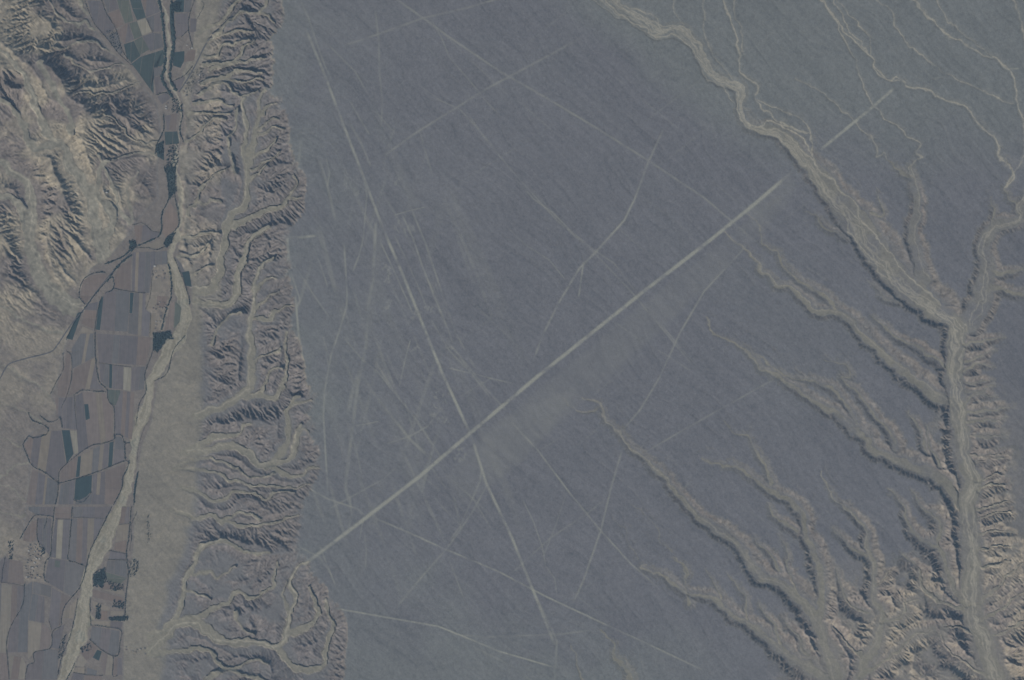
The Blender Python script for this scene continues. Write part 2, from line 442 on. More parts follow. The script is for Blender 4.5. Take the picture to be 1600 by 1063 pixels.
carve(A_((900,520),(820,510),(740,560),(640,580),(540,570),(450,590)), 1.2, .7, slope=3, trib=T3)
carve(A_((620,190),(520,140),(420,140),(330,60),(300,0)), 2.4, .8, slope=2.6, trib=T3)
carve(A_((540,90),(500,40),(480,-40)), 3, 2, slope=2.6, trib=T3)
carve(A_((960,860),(880,870),(800,850),(720,740),(640,700)), 1.2, .6, slope=3, trib=T3)
carve(A_((960,960),(850,930),(760,960),(640,1000)), 1.2, .6, slope=3, trib=T3)
carve(C_((290,600),(200,520),(100,470),(0,430)), 1.2, .6, slope=2.2, trib=T3)
carve(C_((300,390),(180,300),(70,230),(0,210)), 1.4, .8, slope=2.0, trib=(12, 10, 24, 50))
carve(C_((130,700),(60,690),(-20,640)), 1.2, .6, slope=2.2, trib=T3)
carve(C_((170,800),(80,830),(20,880),(-30,900)), 1.5, .8, slope=2.4, trib=T3)
carve(C_((150,1040),(100,980),(40,950),(-20,930)), 1.2, .6, slope=2.4, trib=T3)
carve(D_((160,50),(100,60),(40,30),(-20,10)), 1.2, .6, slope=2.4, trib=T3)
carve(B_((380,1020),(250,1000),(150,960),(60,900),(-20,860)), 2, 1, slope=2.4, trib=T3)

# --- washes of the plain and the eastern badlands: depths below the plain, mouth to head
T4 = (9, 7, 17, 68)
T5 = (8, 8, 22, 65)
MAIN = RG((775,1110),(760,1063),(700,900),(660,800),(640,700),(640,560),(640,400),(615,260),(640,150),(600,30)) + RF((870,900),(850,760),(830,620),(810,450),(830,300),(830,160)) + RD((790,1063),(640,950))
carve(MAIN, 14, 12, mode='rel', d0=72, d1=34, slope=3.4, trib=T5, braids=7, fw=.8, bst=1.1)
carve(RD((690,1000),(600,930),(450,800),(300,610),(170,430)) + RC((880,270),(760,110),(690,10)) + RA((1180,890),(1110,790),(1040,735),(960,720),(880,712)), 15, 5, wl=[15, 19, 21, 20, 16, 12, 9, 5], mode='rel', dm=[36, 31, 27, 22, 17, 14, 12, 9], slope=3.6, soft=1.4, braids=9, fw=.78, bst=1.1)
carve(RA((880,715),(830,600),(830,490),(740,460),(660,410),(620,320),(560,230),(480,180),(390,180),(280,120),(150,40),(60,-40)), 4.5, 14.0, mode='rel', d0=6, d1=2.0, slope=1.4, soft=.5, braids=13, fw=.2, bst=.95)
# shallow streams of the north-east plain
def stream(pts, w=1.3, dep=2.0, st=.7, br=1):
    st = min(1, st * 1.2)
    carve(pts, w * 1.6, w, mode='rel', d0=dep, d1=dep * .6, slope=.9, soft=.35, floor=False)
    line_mask(braidM, dense(pts, 3), w * .45, st, soft_=1.0, patch=.3)
    line_mask(paleM, dense(pts, 3), w * 1.4, .5, soft_=2.5, patch=.3)
stream(RA((875,705),(800,590),(740,480)), 1.1, 1.6, .6)
stream(RA((1240,860),(1180,770),(1080,705),(990,680),(920,715)), 1.4, 1.6, .8)
stream(RA((1225,745),(1150,720),(1060,690),(980,675)), .9, 1.2, .7)
stream(RA((395,180),(370,110),(300,75),(200,30),(120,-40)), 1.2, 1.5, .8)
stream(RA((430,180),(340,185),(260,120),(180,90),(90,0)), 1.1, 1.4, .7)
stream(RA((640,330),(590,220),(500,170),(430,185)), 1.1, 1.4, .7)
stream(RA((510,155),(480,90),(460,0),(455,-60)), .9, 1.2, .5)
stream(RA((780,440),(700,330),(640,200),(640,30),(670,-50)), .9, 1.2, .4)
stream(RA((1200,745),(1080,690),(1010,650),(920,560),(930,480),(840,400),(830,300),(800,170),(740,0),(720,-50)), 1.6, 2.5, .8)
stream(RA((1265,960),(1240,850),(1220,730),(1150,640),(1000,600),(930,560)), 1.5, 2.5, .7)
stream(RA((840,300),(845,200),(800,60),(800,-40)), 1.0, 1.5, .45)
stream(RB((1160,1040),(1220,980),(1200,930),(1130,870),(1110,780),(1030,710),(980,630),(880,570),(800,545),(720,490),(620,480),(570,440),(510,445),(430,330),(350,250),(260,150),(150,0),(120,-60)), 1.9, 2.5, 1.0)
stream(RB((600,470),(480,430),(440,340),(400,290),(330,200),(240,60),(200,-40)), 1.3, 1.6, .8)
stream(RB((420,300),(410,230),(370,150),(290,80),(230,0)), .9, 1.2, .6)
stream(RB((1200,580),(1080,520),(900,440),(780,370),(650,260),(560,160),(540,70),(430,0),(380,-40)), 1.2, 1.5, .6)
stream(RB((1276,660),(1230,580),(1220,500),(1190,400),(1110,315),(1050,310),(960,260),(870,220),(750,100),(650,0),(600,-60)), 2.0, 2.2, .9)
stream(RB((1100,310),(980,240),(860,130),(790,0)), 1.0, 1.4, .5)
stream(RB((1300,320),(1276,200),(1240,70),(1210,0),(1200,-60)), 2.4, 2.4, .9)
stream(RB((1160,1040),(1250,900),(1276,800),(1265,660)), 1.8, 2.5, .6)
stream(RB((640,960),(640,920),(705,880),(670,850),(690,790),(640,770),(600,720),(490,640),(440,580),(390,510),(340,340),(270,200),(210,80)), 1.2, 2.5, .7)
stream(RB((520,880),(500,840),(450,870),(440,780),(300,650),(130,500),(0,440)), 1.0, 2.0, .5)
# tributaries of the big wash
carve(RD((600,800),(570,650),(530,480),(560,380),(560,280),(530,150),(520,40)), 10, 3.4, mode='rel', d0=30, d1=5, slope=3.4, soft=2.4, trib=T4, braids=1, fw=.6)
carve(RD((525,120),(450,90),(380,0)), 3.0, 1.0, mode='rel', d0=10, d1=2, slope=3.2, trib=T4)
carve(RD((250,360),(330,380),(330,300),(290,240)), 1.6, .5, mode='rel', d0=14, d1=2, slope=3.2, trib=T4)
carve(RD((900,1090),(980,950),(1000,850),(1020,700),(1010,600),(1020,520),(1090,440),(1200,420),(1245,380),(1240,310),(1290,230)), 15, 5, mode='rel', d0=34, d1=6, slope=3.2, soft=2.6, trib=T4, braids=2, fw=.6)
carve(RD((1220,300),(1150,230),(1130,190),(1200,100),(1140,0)), 1.4, .7, mode='rel', d0=7, d1=2, slope=2.6)
carve(RD((1060,420),(1070,350),(1050,260)), 1.8, .6, mode='rel', d0=14, d1=1, slope=3.2, trib=T4)
carve(RD((1050,750),(1120,750),(1220,740),(1300,730)), 3, 1.2, mode='rel', d0=26, d1=4, slope=3.2, trib=T4)
carve(RD((1040,860),(1120,855),(1220,880),(1310,890)), 4, 1.6, mode='rel', d0=28, d1=5, slope=3.2, trib=T4)
DS = .56
# gullies running south-east across the plain into the big wash
carve(RF((800,640),(700,600),(560,500),(400,370),(250,230),(60,50)) + RC((760,1010),(650,920),(560,850),(480,845),(440,775),(370,755),(365,690),(320,655),(220,565),(130,490)), 8, .8, mode='rel', dm=[52, 44, 34, 26, 20, 12, 5, 1.5], slope=3.3, soft=1.5, trib=T4, braids=1, fw=.88, bst=.6)
carve(RF((790,440),(750,400),(560,275),(400,190),(330,130),(260,60)), 2.2, .8, mode='rel', d0=46, d1=6, slope=3.3, soft=2.4, trib=T4)
carve(RC((860,990),(790,900),(700,850),(600,780),(530,700),(480,610),(385,560),(370,450),(280,350)), 2.6, .6, mode='rel', d0=18, d1=1, slope=2.6, soft=1.4)
carve(RC((920,520),(900,490),(830,460),(760,390),(680,330)), 2.4, .6, mode='rel', d0=18, d1=1.5, slope=3.4, soft=1.4)
carve(RC((1276,940),(1190,930),(1150,860),(1070,790)), 2.4, .6, mode='rel', d0=20, d1=2, slope=3.4, soft=1.6)
carve(RG((600,290),(540,185),(450,115),(330,70),(180,0)) + RE((1090,880),(980,800),(850,690),(700,610),(560,520),(480,450),(370,410),(330,370),(290,310),(190,240),(60,180),(10,60)), 7.5, .8, mode='rel', dm=[62, 46, 38, 32, 24, 17, 10, 5, 1.5], slope=3.3, soft=1.5, trib=T4, braids=1, fw=.88, bst=.6)
carve(RE((1000,770),(940,640),(850,550),(740,510),(640,480),(530,450),(430,380),(360,330)), 2.6, .7, mode='rel', d0=26, d1=1, slope=2.8, soft=1.4)
carve(RF((430,940),(400,860),(280,720),(150,560),(60,480)) + RE((970,470),(950,400),(800,350)), 2.4, .6, mode='rel', d0=36, d1=1, slope=3.0, soft=1.8, trib=T4)
carve(RF((620,960),(600,880),(560,780),(510,690)), 2, .6, mode='rel', d0=40, d1=3, slope=3.4, trib=T5)
carve(RF((720,1063),(700,1000),(640,900),(620,800)), 2, .6, mode='rel', d0=50, d1=8, slope=3.4, trib=T5)
G7 = RH((905,1110),(900,1063),(890,1010),(850,920),(810,800),(760,720),(640,620),(540,580),(480,480),(400,400),(290,330),(180,220),(100,120),(0,40)) + PM((860,480),(800,400),(720,340),(700,240),(600,220))
carve(G7, 9, 1.2, mode='rel', dm=[70, 62, 52, 42, 34, 26, 20, 14, 8, 2], slope=3.3, soft=1.5, trib=T4, braids=1, fw=.88, bst=.6)
carve(PM((700,260),(650,290),(560,285),(490,210)), 1.2, .5, mode='rel', d0=6, d1=1, slope=2.4)
carve(RH((810,790),(830,700),(820,560),(765,400),(740,300),(700,250),(600,200),(500,130),(430,75),(360,80),(280,40)), 6.5, .9, mode='rel', dm=[54, 44, 32, 22, 12, 2], slope=3.3, soft=1.5, trib=T4)
carve(RH((600,165),(570,80),(520,0)) + RE((340,940),(280,850),(200,830),(130,750)), 3, .6, mode='rel', d0=14, d1=1, slope=2.8, soft=1.4)
carve(RH((720,380),(650,340),(590,270)), 2, .8, mode='rel', d0=26, d1=8, slope=3.3, trib=T4)
carve(RH((640,560),(590,490),(520,410)), 2, .6, mode='rel', d0=28, d1=4, slope=3.6, soft=2)
carve(RH((800,760),(700,620),(660,440),(640,400)), 2, .6, mode='rel', d0=40, d1=4, slope=3.2, trib=T5)
carve(RH((870,1050),(780,1010),(700,970),(620,900),(540,840),(420,760),(330,690),(190,650),(90,580),(0,545)) + PB((960,420),(930,430)), 7.5, .8, mode='rel', dm=[62, 48, 38, 28, 20, 12, 2], slope=3.3, soft=1.5, trib=T4, braids=1, fw=.88, bst=.6)
carve(RH((215,590),(210,550),(150,490)), 2, .6, mode='rel', d0=10, d1=1, slope=2.4, soft=1.4)
carve(RH((370,690),(350,640),(290,550)), 1.6, .5, mode='rel', d0=14, d1=1, slope=2.6, soft=1.4)
carve(RH((490,790),(480,680),(400,570)), 1.8, .5, mode='rel', d0=20, d1=1, slope=3.2, soft=1.6)
carve(RH((640,890),(600,800),(540,700)), 2.2, .6, mode='rel', d0=36, d1=4, slope=3.2, trib=T5)
carve(RH((760,950),(720,860),(650,790)), 2, .6, mode='rel', d0=48, d1=10, slope=3.0, trib=T5)
DS = .85
carve(RG((110,1110),(120,1063),(150,980),(210,880),(230,780),(190,680),(190,550),(160,450),(150,370),(80,290),(0,220)) + RH((860,190),(835,110)), 7, .8, mode='rel', dm=[64, 58, 48, 36, 22, 8, 1], slope=3.4, soft=2.2, trib=T5, braids=1, fw=.88, bst=.6)
carve(RG((160,500),(90,450),(40,400),(0,360)), 2, .6, mode='rel', d0=30, d1=3, slope=3.4, trib=T5)
carve(RG((190,640),(240,600),(270,560)), 1.6, .5, mode='rel', d0=42, d1=4, slope=3.2, trib=T5)
carve(RG((170,760),(90,720),(40,640),(20,560)), 2, .6, mode='rel', d0=46, d1=6, slope=3.2, trib=T5)
carve(RG((150,960),(60,880),(0,820)), 2.4, .8, mode='rel', d0=58, d1=20, slope=3.0, trib=T5)
carve(RG((620,720),(560,640),(490,470),(400,420),(340,350),(320,250),(250,190)), 4.5, .7, mode='rel', dm=[66, 52, 38, 18, 2], slope=3.2, soft=2.2, trib=T5)
carve(RG((480,480),(490,340),(420,280),(360,200)), 2.2, .6, mode='rel', d0=42, d1=3, slope=3.2, trib=T5)
carve(RG((600,740),(480,700),(420,640),(400,560),(310,490)), 3.5, .6, mode='rel', d0=64, d1=4, slope=3.2, trib=T5)
carve(RG((230,800),(330,760),(330,700),(400,690)), 2.4, .8, mode='rel', d0=56, d1=30, slope=3.0, trib=T5)
carve(RG((130,1040),(260,960),(380,860),(460,830)), 2.6, 1, mode='rel', d0=64, d1=26, slope=3.0, trib=T5)
carve(RG((690,900),(600,830),(520,820)), 2.4, 1, mode='rel', d0=66, d1=30, slope=3.0, trib=T5)
carve(RG((730,1063),(640,1000),(560,960),(500,860)), 2.4, 1, mode='rel', d0=70, d1=30, slope=3.0, trib=T5)
carve(RG((660,720),(760,640),(830,560),(879,520),(930,480)), 3, .8, mode='rel', d0=64, d1=6, slope=3.0, trib=T5)
carve(RG((680,790),(800,720),(879,660),(960,620)), 3, .8, mode='rel', d0=66, d1=10, slope=3.0, trib=T5)
carve(RG((720,870),(820,830),(900,780),(980,760)), 2.4, .8, mode='rel', d0=66, d1=14, slope=3.0, trib=T5)
for yy, xe in ((205,1150),(300,1100),(395,1100),(470,1105),(545,1095),(610,1110),(690,1195),(745,1185),(850,1215),(960,1155),(1010,1140)):
    yj = yy + random.uniform(-12, 12); xe += random.uniform(-25, 15); md = random.uniform(-25, 30)
    carve(RF((860 + 30 * random.random(), yj + random.uniform(15, 70)), (970 + random.uniform(-20, 20), yj + md), (xe - 50, yj + random.uniform(-15, 15)), (xe, yj)), random.uniform(1.2, 2.6), .4, mode='rel', d0=44, d1=1, slope=random.uniform(2.6, 3.6), trib=(9, 5, 16, 55))
for yy in (50, 120, 165, 250, 300, 385, 455, 520):
    xe = random.uniform(780, 850)
    carve(RG((665, yy + random.uniform(5, 40)), (720, yy + random.uniform(-5, 22)), (xe - 30, yy + random.uniform(-10, 10)), (xe, yy)), random.uniform(1.2, 2.8), .4, mode='rel', d0=56, d1=1, slope=random.uniform(2.5, 3.4), trib=(9, 5, 16, 55))
DS = .7
carve(PB((890,1120),(870,1063),(850,1000),(790,930),(770,850),(690,780)), 4.2, 1, mode='rel', d0=12, d1=1, slope=3.0, soft=1.2, trib=None)
carve(PB((640,1120),(600,1063),(570,950),(550,870)), 1.4, .6, mode='rel', d0=4, d1=1, slope=2.0)
carve(PB((1200,640),(1180,560),(1160,430),(1090,380)), 2, .5, mode='rel', d0=10, d1=1, slope=2.4, soft=1.2)
carve(PB((1100,340),(1030,290),(1030,230),(960,160),(880,90)), 1.0, .4, mode='rel', d0=3, d1=.6, slope=1.5)
carve(PB((910,390),(850,290),(830,220),(770,160)), .9, .4, mode='rel', d0=2.5, d1=.6, slope=1.4)
def streams_cut(x0, x1, y0, y1, keep, K, iters, m=.42, creep=.025, seed=1):
    """let running water cut side valleys into the relief: drainage routed cell by cell, channels lowered toward
    the floors already laid out (keep), gentle creep of the slopes between"""
    r = np.random.default_rng(seed)
    i0, i1 = int((x0 - gx[0]) / S), int((x1 - gx[0]) / S); j0, j1 = int((y0 - gy[0]) / S), int((y1 - gy[0]) / S)
    i0 = max(i0, 0); j0 = max(j0, 0); i1 = min(i1, NX); j1 = min(j1, NY)
    h = Hh[j0:j1, i0:i1].copy(); fix = keep[j0:j1, i0:i1].copy(); Km = K[j0:j1, i0:i1]
    ny, nx = h.shape; N = ny * nx
    fix[0] = fix[-1] = True; fix[:, 0] = fix[:, -1] = True
    h += np.where(fix, 0, .8 * r.standard_normal(h.shape)) * (Km > .02)
    ids = np.arange(N).reshape(ny, nx)
    nb = [(-1, -1), (-1, 0), (-1, 1), (0, -1), (0, 1), (1, -1), (1, 0), (1, 1)]
    wt = [(1 + .35 * r.random(h.shape)) / math.hypot(*o) for o in nb]
    Kf = Km.ravel(); fx_ = fix.ravel()
    for it in range(iters):
        best = np.zeros_like(h); rec = ids.copy(); low = np.full_like(h, 1e9)
        P = np.pad(h, 1, constant_values=1e9); Q = np.pad(ids, 1, mode='edge')
        for (dj, di), w in zip(nb, wt):
            hn_ = P[1 + dj:1 + dj + ny, 1 + di:1 + di + nx]
            dr = (h - hn_) * w
            b = dr > best
            best[b] = dr[b]; rec[b] = Q[1 + dj:1 + dj + ny, 1 + di:1 + di + nx][b]
            np.minimum(low, hn_, out=low)
        pit = (rec == ids) & ~fix
        rec[fix] = ids[fix]
        rc = rec.ravel(); d = (rc != np.arange(N)).astype(np.int32); p = rc.copy()
        for _ in range(11):
            d = d + d[p]; p = p[p]
        od = np.argsort(d, kind='stable'); ds = d[od]
        cut = np.searchsorted(ds, np.arange(1, ds[-1] + 2))
        A = np.ones(N)
        for l in range(len(cut) - 1, 0, -1):
            ix = od[cut[l - 1]:cut[l]]
            np.add.at(A, rc[ix], A[ix])
        F = Kf * np.minimum(A, 4000.) ** m
        F[fx_] = 0
        hf = h.ravel()
        for l in range(1, len(cut)):
            ix = od[cut[l - 1]:cut[l]]; f = F[ix]
            hf[ix] = (hf[ix] + f * hf[rc[ix]]) / (1 + f)
        h = hf.reshape(ny, nx)
        h = np.where(pit, np.maximum(h, low + .02), h)
        hb = blur(h, 1); c_ = creep * np.minimum(Km * 12, 1) * ~fix
        h = h * (1 - c_) + hb * c_
    Hh[j0:j1, i0:i1] = h
flatV0 = (GX > Wl + 3) & (GX < Wr)
fanV0 = (GX >= Wr) & (GX < Ft - 3)
Kw = np.zeros((NY, NX))
Kw[GX < Wl + 4] = .11
Kw *= np.interp(GY, [0, 420, 520, 640, 1063], [1, .9, .4, .38, .5])
esc_m = sstep(-4, 4, GX - Ft) * sstep(34, 4, GX - Ed + 9 * n9)
Kw = np.maximum(Kw, esc_m * np.interp(GY, [0, 420, 520, 800, 1063], [.17, .16, .13, .13, .22]))
streams_cut(-40, 545, -40, 1104, (floorM > .3) | flatV0 | fanV0, Kw, 24, seed=3)
nearF = sstep(.004, .05, blur((floorK > .5).astype(float)[::2, ::2], 60))
nearF = np.repeat(np.repeat(nearF, 2, 0), 2, 1)[:NY, :NX]
badl0 = np.maximum(sstep(830, 960, GY + .35 * (GX - 1400) + 18 * n9) * sstep(1180, 1300, GX), sstep(560, 760, GY) * sstep(1440, 1470, GX) * sstep(1600, 1570, GX) * .7)
depth_ = np.clip((base0 - Hh), 0, 60)
Ke = .055 * nearF * (GX > 930) * (GY > 170) + .10 * badl0
Hh += badl0 * np.clip(15 * fbm(24, 3) + 3, -4, 30) * sstep(.25, 0, blur(floorK, 2))
streams_cut(930, 1641, 170, 1104, floorK > .5, Ke, 20, seed=5)

# ------------------------------------------------------------------ fine erosion along the slopes
def grad(Z):
    gyy, gxx = np.gradient(Z, S)
    return gxx, gyy
def erode(Z, freq, amp, seed):
    gxx, gyy = grad(blur(Z, 2))
    sl = np.hypot(gxx, gyy)
    idx = np.nonzero(sl > .6)
    x = GX[idx] * freq; y = GY[idx] * freq
    m = sl[idx]; dx = -gyy[idx] / m; dy = gxx[idx] / m
    ix = np.floor(x); iy = np.floor(y)
    acc = np.zeros(len(x)); ws = np.zeros(len(x))
    for oi in (-1, 0, 1):
        for oj in (-1, 0, 1):
            cx = ix + oi; cy = iy + oj
            px_ = x - cx - .5 - .35 * (lattice(cx, cy, seed) * 2 - 1); py_ = y - cy - .5 - .35 * (lattice(cx, cy, seed + 7) * 2 - 1)
            w = np.exp(-2.2 * (px_ * px_ + py_ * py_))
            acc += w * np.cos((px_ * dx + py_ * dy) * 2 * math.pi + lattice(cx, cy, seed + 3) * 2); ws += w
    out = Z.copy()
    out[idx] += amp * (1 + .15 * hillW[idx]) * np.minimum(m, 3.0) / 3.0 * (acc / ws - .25) * sstep(.8, 2.2, m)
    return out
hillW = sstep(2, 10, Wl - GX)                     # western hills
escW = ((GX > Ft - 2) & (GX < Ed + 6)).astype(float)
Hpre = Hh.copy()
Hh = erode(Hh, 1 / 9., 2.4, 17)
Hh = erode(Hh, 1 / 5., 1.2, 29)
Hh = Hh * (1 - floorM) + Hpre * floorM
rough = np.clip(hypot_s := np.hypot(*grad(blur(Hh, 2))), 0, 2.5)
Hh += (1 - floorM) * rough * (.10 * vnoise(6) + .10 * vnoise(2.8))
# low relief of the plain: faint run-off rills from north-west to south-east
ca, sa = math.cos(math.radians(47)), math.sin(math.radians(47))
U = GX * ca + GY * sa; V = -GX * sa + GY * ca
wob = 9 * vnoise(70) + 3 * vnoise(24)
st1 = pnoise(U / 90., (V + wob) / 7.5, 5); st2 = pnoise(U / 46., (V + .7 * wob) / 3.6, 9)
rill = 1 - np.abs(pnoise(U / 150., (V + wob * 1.2) / 22., 13)) * 2
rill = np.clip(rill, 0, 1) ** 6
plainW = sstep(0, 12, GX - Ed) * (1 - floorM) * (1 - sstep(.5, 1.2, rough))
Hh += plainW * (.35 * st1 + .26 * st2 - 1.0 * rill + .10 * vnoise(3))

# ------------------------------------------------------------------ farmed valley: parcels
MAUVE, GREYM, BROWN, TAN, GREEN, DKGREEN, OLIVE, PALE, RED = 'mauve', 'grey', 'brown', 'tan', 'green', 'dark green', 'olive', 'pale', 'reddish'
FIELDS = []
def fld(pts, colour, cuts=None, cols=None, ang=None):
    """one parcel, or a block split into strips by cut fractions across the given direction"""
    P = np.array(pts, float)
    if not cuts:
        ar = .5 * abs(np.dot(P[:, 0], np.roll(P[:, 1], 1)) - np.dot(P[:, 1], np.roll(P[:, 0], 1)))
        if ar < 330 or colour in (DKGREEN,):
            FIELDS.append((P, colour)); return
        n_ = 3 if ar > 700 else 2
        cuts = [(k + 1) / n_ + random.uniform(-.08, .08) for k in range(n_ - 1)]
        alt = {MAUVE: (MAUVE, GREYM, BROWN), GREYM: (GREYM, MAUVE), BROWN: (BROWN, MAUVE, BROWN), TAN: (TAN, BROWN), GREEN: (GREEN,)}.get(colour, (colour,))
        cols = [colour if random.random() < .5 else random.choice(alt) for _ in range(n_)]
        ang = random.choice((2, 5, 8)) if random.random() < .75 else 92
    a = math.radians(ang if ang is not None else 0)
    nrm = np.array([math.cos(a), math.sin(a)])
    q = P @ nrm; lo, hi = q.min(), q.max()
    ed = [0] + list(cuts) + [1]
    for k in range(len(ed) - 1):
        Q = clip_poly(clip_poly(P, nrm, lo + ed[k] * (hi - lo) + (.25 if k else -1), 1), nrm, lo + ed[k + 1] * (hi - lo) - (.25 if k < len(ed) - 2 else -1), -1)
        if len(Q) >= 3: FIELDS.append((np.array(Q), cols[k]))
def clip_poly(P, n, c, sgn):
    out = []
    if len(P) == 0: return []
    for k in range(len(P)):
        a, b = np.array(P[k]), np.array(P[(k + 1) % len(P)])
        da, db = sgn * (a @ n - c), sgn * (b @ n - c)
        if da >= 0: out.append(a)
        if da * db < 0: out.append(a + (b - a) * da / (da - db))
    return out

# sheet A: head of the valley
fld(A_((532,0),(615,0),(650,80),(702,170),(642,215),(600,175),(562,110)), MAUVE)
fld(A_((642,218),(712,188),(748,330),(700,300)), GREYM)
fld(A_((625,-40),(700,-40),(725,50),(655,75)), MAUVE)
fld(A_((657,79),(728,55),(755,145),(706,172)), BROWN)
fld(A_((704,-40),(780,-40),(814,125),(764,140),(729,50)), OLIVE)
fld(A_((784,-40),(850,-40),(892,103),(838,120),(812,60)), GREEN)
fld(A_((854,-40),(940,-40),(978,68),(896,102)), MAUVE)
fld(A_((838,125),(890,109),(928,190),(870,214)), PALE)
fld(A_((897,107),(978,74),(988,150),(984,190),(936,194)), MAUVE)
fld(A_((715,188),(764,143),(786,140),(818,240),(755,264)), MAUVE)
fld(A_((790,140),(836,126),(868,216),(821,240)), OLIVE)
fld(A_((821,246),(868,222),(914,300),(856,335)), OLIVE)
fld(A_((872,220),(935,198),(984,205),(1000,285),(919,313)), MAUVE)
fld(A_((756,270),(818,249),(858,340),(800,385),(772,340)), GREEN)
fld(A_((802,390),(860,346),(1000,302),(1004,380),(985,405),(935,406),(940,575),(900,520),(832,425)), GREEN)
fld(A_((940,412),(985,412),(1000,456),(942,468)), GREYM)
fld(A_((942,472),(1000,461),(1020,550),(955,578)), MAUVE)
fld(A_((962,592),(1018,570),(1044,600),(992,640)), MAUVE)
fld(A_((1072,82),(1150,78),(1154,180),(1112,218),(1076,218)), MAUVE)
fld(A_((1080,-40),(1130,-40),(1125,70),(1075,72)), DKGREEN)
fld(A_((1134,-40),(1180,-40),(1165,70),(1129,72)), GREYM)
fld(A_((1166,110),(1206,110),(1200,190),(1166,195)), MAUVE)
fld(A_((1150,310),(1200,300),(1190,370),(1110,380)), BROWN)
fld(A_((1056,500),(1140,462),(1102,548),(1082,548)), MAUVE)
fld(A_((1055,320),(1130,310),(1128,370),(1105,415),(1060,400)), DKGREEN)
fld(A_((1040,20),(1066,20),(1068,200),(1050,250),(1040,140)), DKGREEN)
fld(A_((1012,710),(1084,692),(1076,800),(1020,800)), BROWN)
fld(A_((1006,808),(1085,806),(1096,880),(1012,890)), GREEN)
fld(A_((955,890),(1000,860),(1004,985),(962,960)), DKGREEN)
fld(B_((1024,0),(1068,0),(1072,150),(1040,205),(1028,120)), GREEN)
# sheet B: the narrows and the settlement
fld(B_((1040,218),(1083,280),(1088,370),(1012,438),(992,400),(1002,300)), RED)
fld(B_((818,362),(890,362),(930,402),(984,408),(955,438),(832,473)), MAUVE)
fld(B_((862,497),(1000,436),(1000,492),(960,508)), TAN)
fld(B_((730,612),(800,572),(798,760),(692,748),(700,672)), BROWN)
fld(B_((810,530),(950,522),(950,608),(925,640),(915,780),(805,768)), MAUVE, [.14,.27,.55,.78], [MAUVE, TAN, MAUVE, GREYM, MAUVE], 2)
fld(B_((562,668),(640,662),(648,690),(512,848),(484,800),(502,704)), BROWN)
fld(B_((640,772),(682,758),(790,770),(786,905),(776,1018),(612,1008),(625,830)), MAUVE, [.5], [MAUVE, GREYM], 3)
fld(B_((794,776),(816,778),(806,905),(790,903)), DKGREEN)
fld(B_((820,778),(888,782),(888,880),(918,902),(908,1048),(782,1028),(790,908),(808,908)), MAUVE, [.45,.62], [GREYM, TAN, MAUVE], 2)
fld(B_((602,832),(630,794),(608,1008),(582,1004)), DKGREEN)
fld(B_((950,525),(1020,520),(1025,600),(955,605)), GREYM)
fld(B_((930,700),(985,690),(990,770),(925,775)), TAN)
fld(B_((898,792),(955,792),(958,845),(895,880)), TAN)
fld(B_((960,795),(1025,800),(1010,880),(960,850)), BROWN)
fld(B_((922,902),(952,902),(940,1045),(915,1045)), TAN)
fld(B_((1042,845),(1068,832),(1058,1000),(1004,1008)), RED)
fld(B_((1072,830),(1108,870),(1098,960),(1064,1000)), OLIVE)
fld(B_((1112,652),(1158,642),(1174,740),(1136,733)), DKGREEN)
fld(B_((1075,560),(1110,600),(1130,650),(1105,650)), GREYM)
fld(B_((522,850),(598,832),(568,1000),(494,968)), BROWN)
fld(B_((470,902),(498,892),(438,1068),(402,1060)), DKGREEN)
fld(B_((500,985),(560,1010),(578,1063),(470,1060)), TAN)
# sheet C: the broad fields
fld(C_((432,100),(490,5),(568,5),(578,150),(438,222)), TAN, [.5,.62], [GREYM, TAN, GREYM], 10)
fld(C_((450,222),(578,152),(590,300),(632,350),(495,352),(425,386),(432,300)), MAUVE, [.45,.58], [BROWN, TAN, MAUVE], 12)
fld(C_((590,5),(928,30),(888,202),(602,184)), MAUVE, [.3,.42,.75], [MAUVE, GREYM, MAUVE, BROWN], 4)
fld(C_((604,192),(663,196),(660,338),(612,300)), MAUVE)
fld(C_((666,196),(684,198),(680,343),(664,340)), DKGREEN)
fld(C_((687,200),(752,210),(748,350),(684,344)), MAUVE)
fld(C_((756,213),(800,216),(795,360),(752,352)), PALE)
fld(C_((804,216),(888,208),(878,350),(800,362)), MAUVE)
fld(C_((656,352),(734,356),(734,440),(692,450),(662,420)), OLIVE)
fld(C_((738,358),(818,370),(812,500),(804,660),(742,636),(702,634),(697,470)), MAUVE, [.4,.62,.8], [MAUVE, BROWN, MAUVE, BROWN], 3)
fld(C_((457,392),(497,368),(636,372),(658,420),(688,470),(688,658),(610,688),(500,728),(472,748),(466,600)), BROWN, [.28,.6,.75], [MAUVE, BROWN, TAN, BROWN], -6)
fld(C_((510,442),(535,440),(545,530),(520,540)), DKGREEN)
fld(C_((382,402),(444,394),(463,598),(374,588)), MAUVE)
fld(C_((372,602),(420,602),(444,748),(402,808)), DKGREEN)
fld(C_((424,604),(463,606),(474,738),(450,752)), PALE)
fld(C_((136,692),(172,652),(300,604),(368,606),(394,808),(350,848),(344,918),(270,860),(192,818)), MAUVE, [.2,.38,.58], [BROWN, MAUVE, TAN, MAUVE], 8)
fld(C_((366,832),(466,766),(456,890),(362,928)), BROWN)
fld(C_((472,766),(490,760),(480,888),(458,892)), DKGREEN)
fld(C_((494,756),(556,722),(618,692),(662,682),(654,828),(560,866),(485,886)), MAUVE, [.42,.66,.8], [TAN, GREYM, TAN, MAUVE], 5)
fld(C_((667,678),(692,672),(682,818),(658,827)), DKGREEN)
fld(C_((702,640),(738,644),(758,690),(757,788),(688,816)), MAUVE)
fld(C_((192,842),(346,926),(336,1060),(150,1060)), MAUVE, [.3,.55,.62], [BROWN, MAUVE, TAN, GREYM], 6)
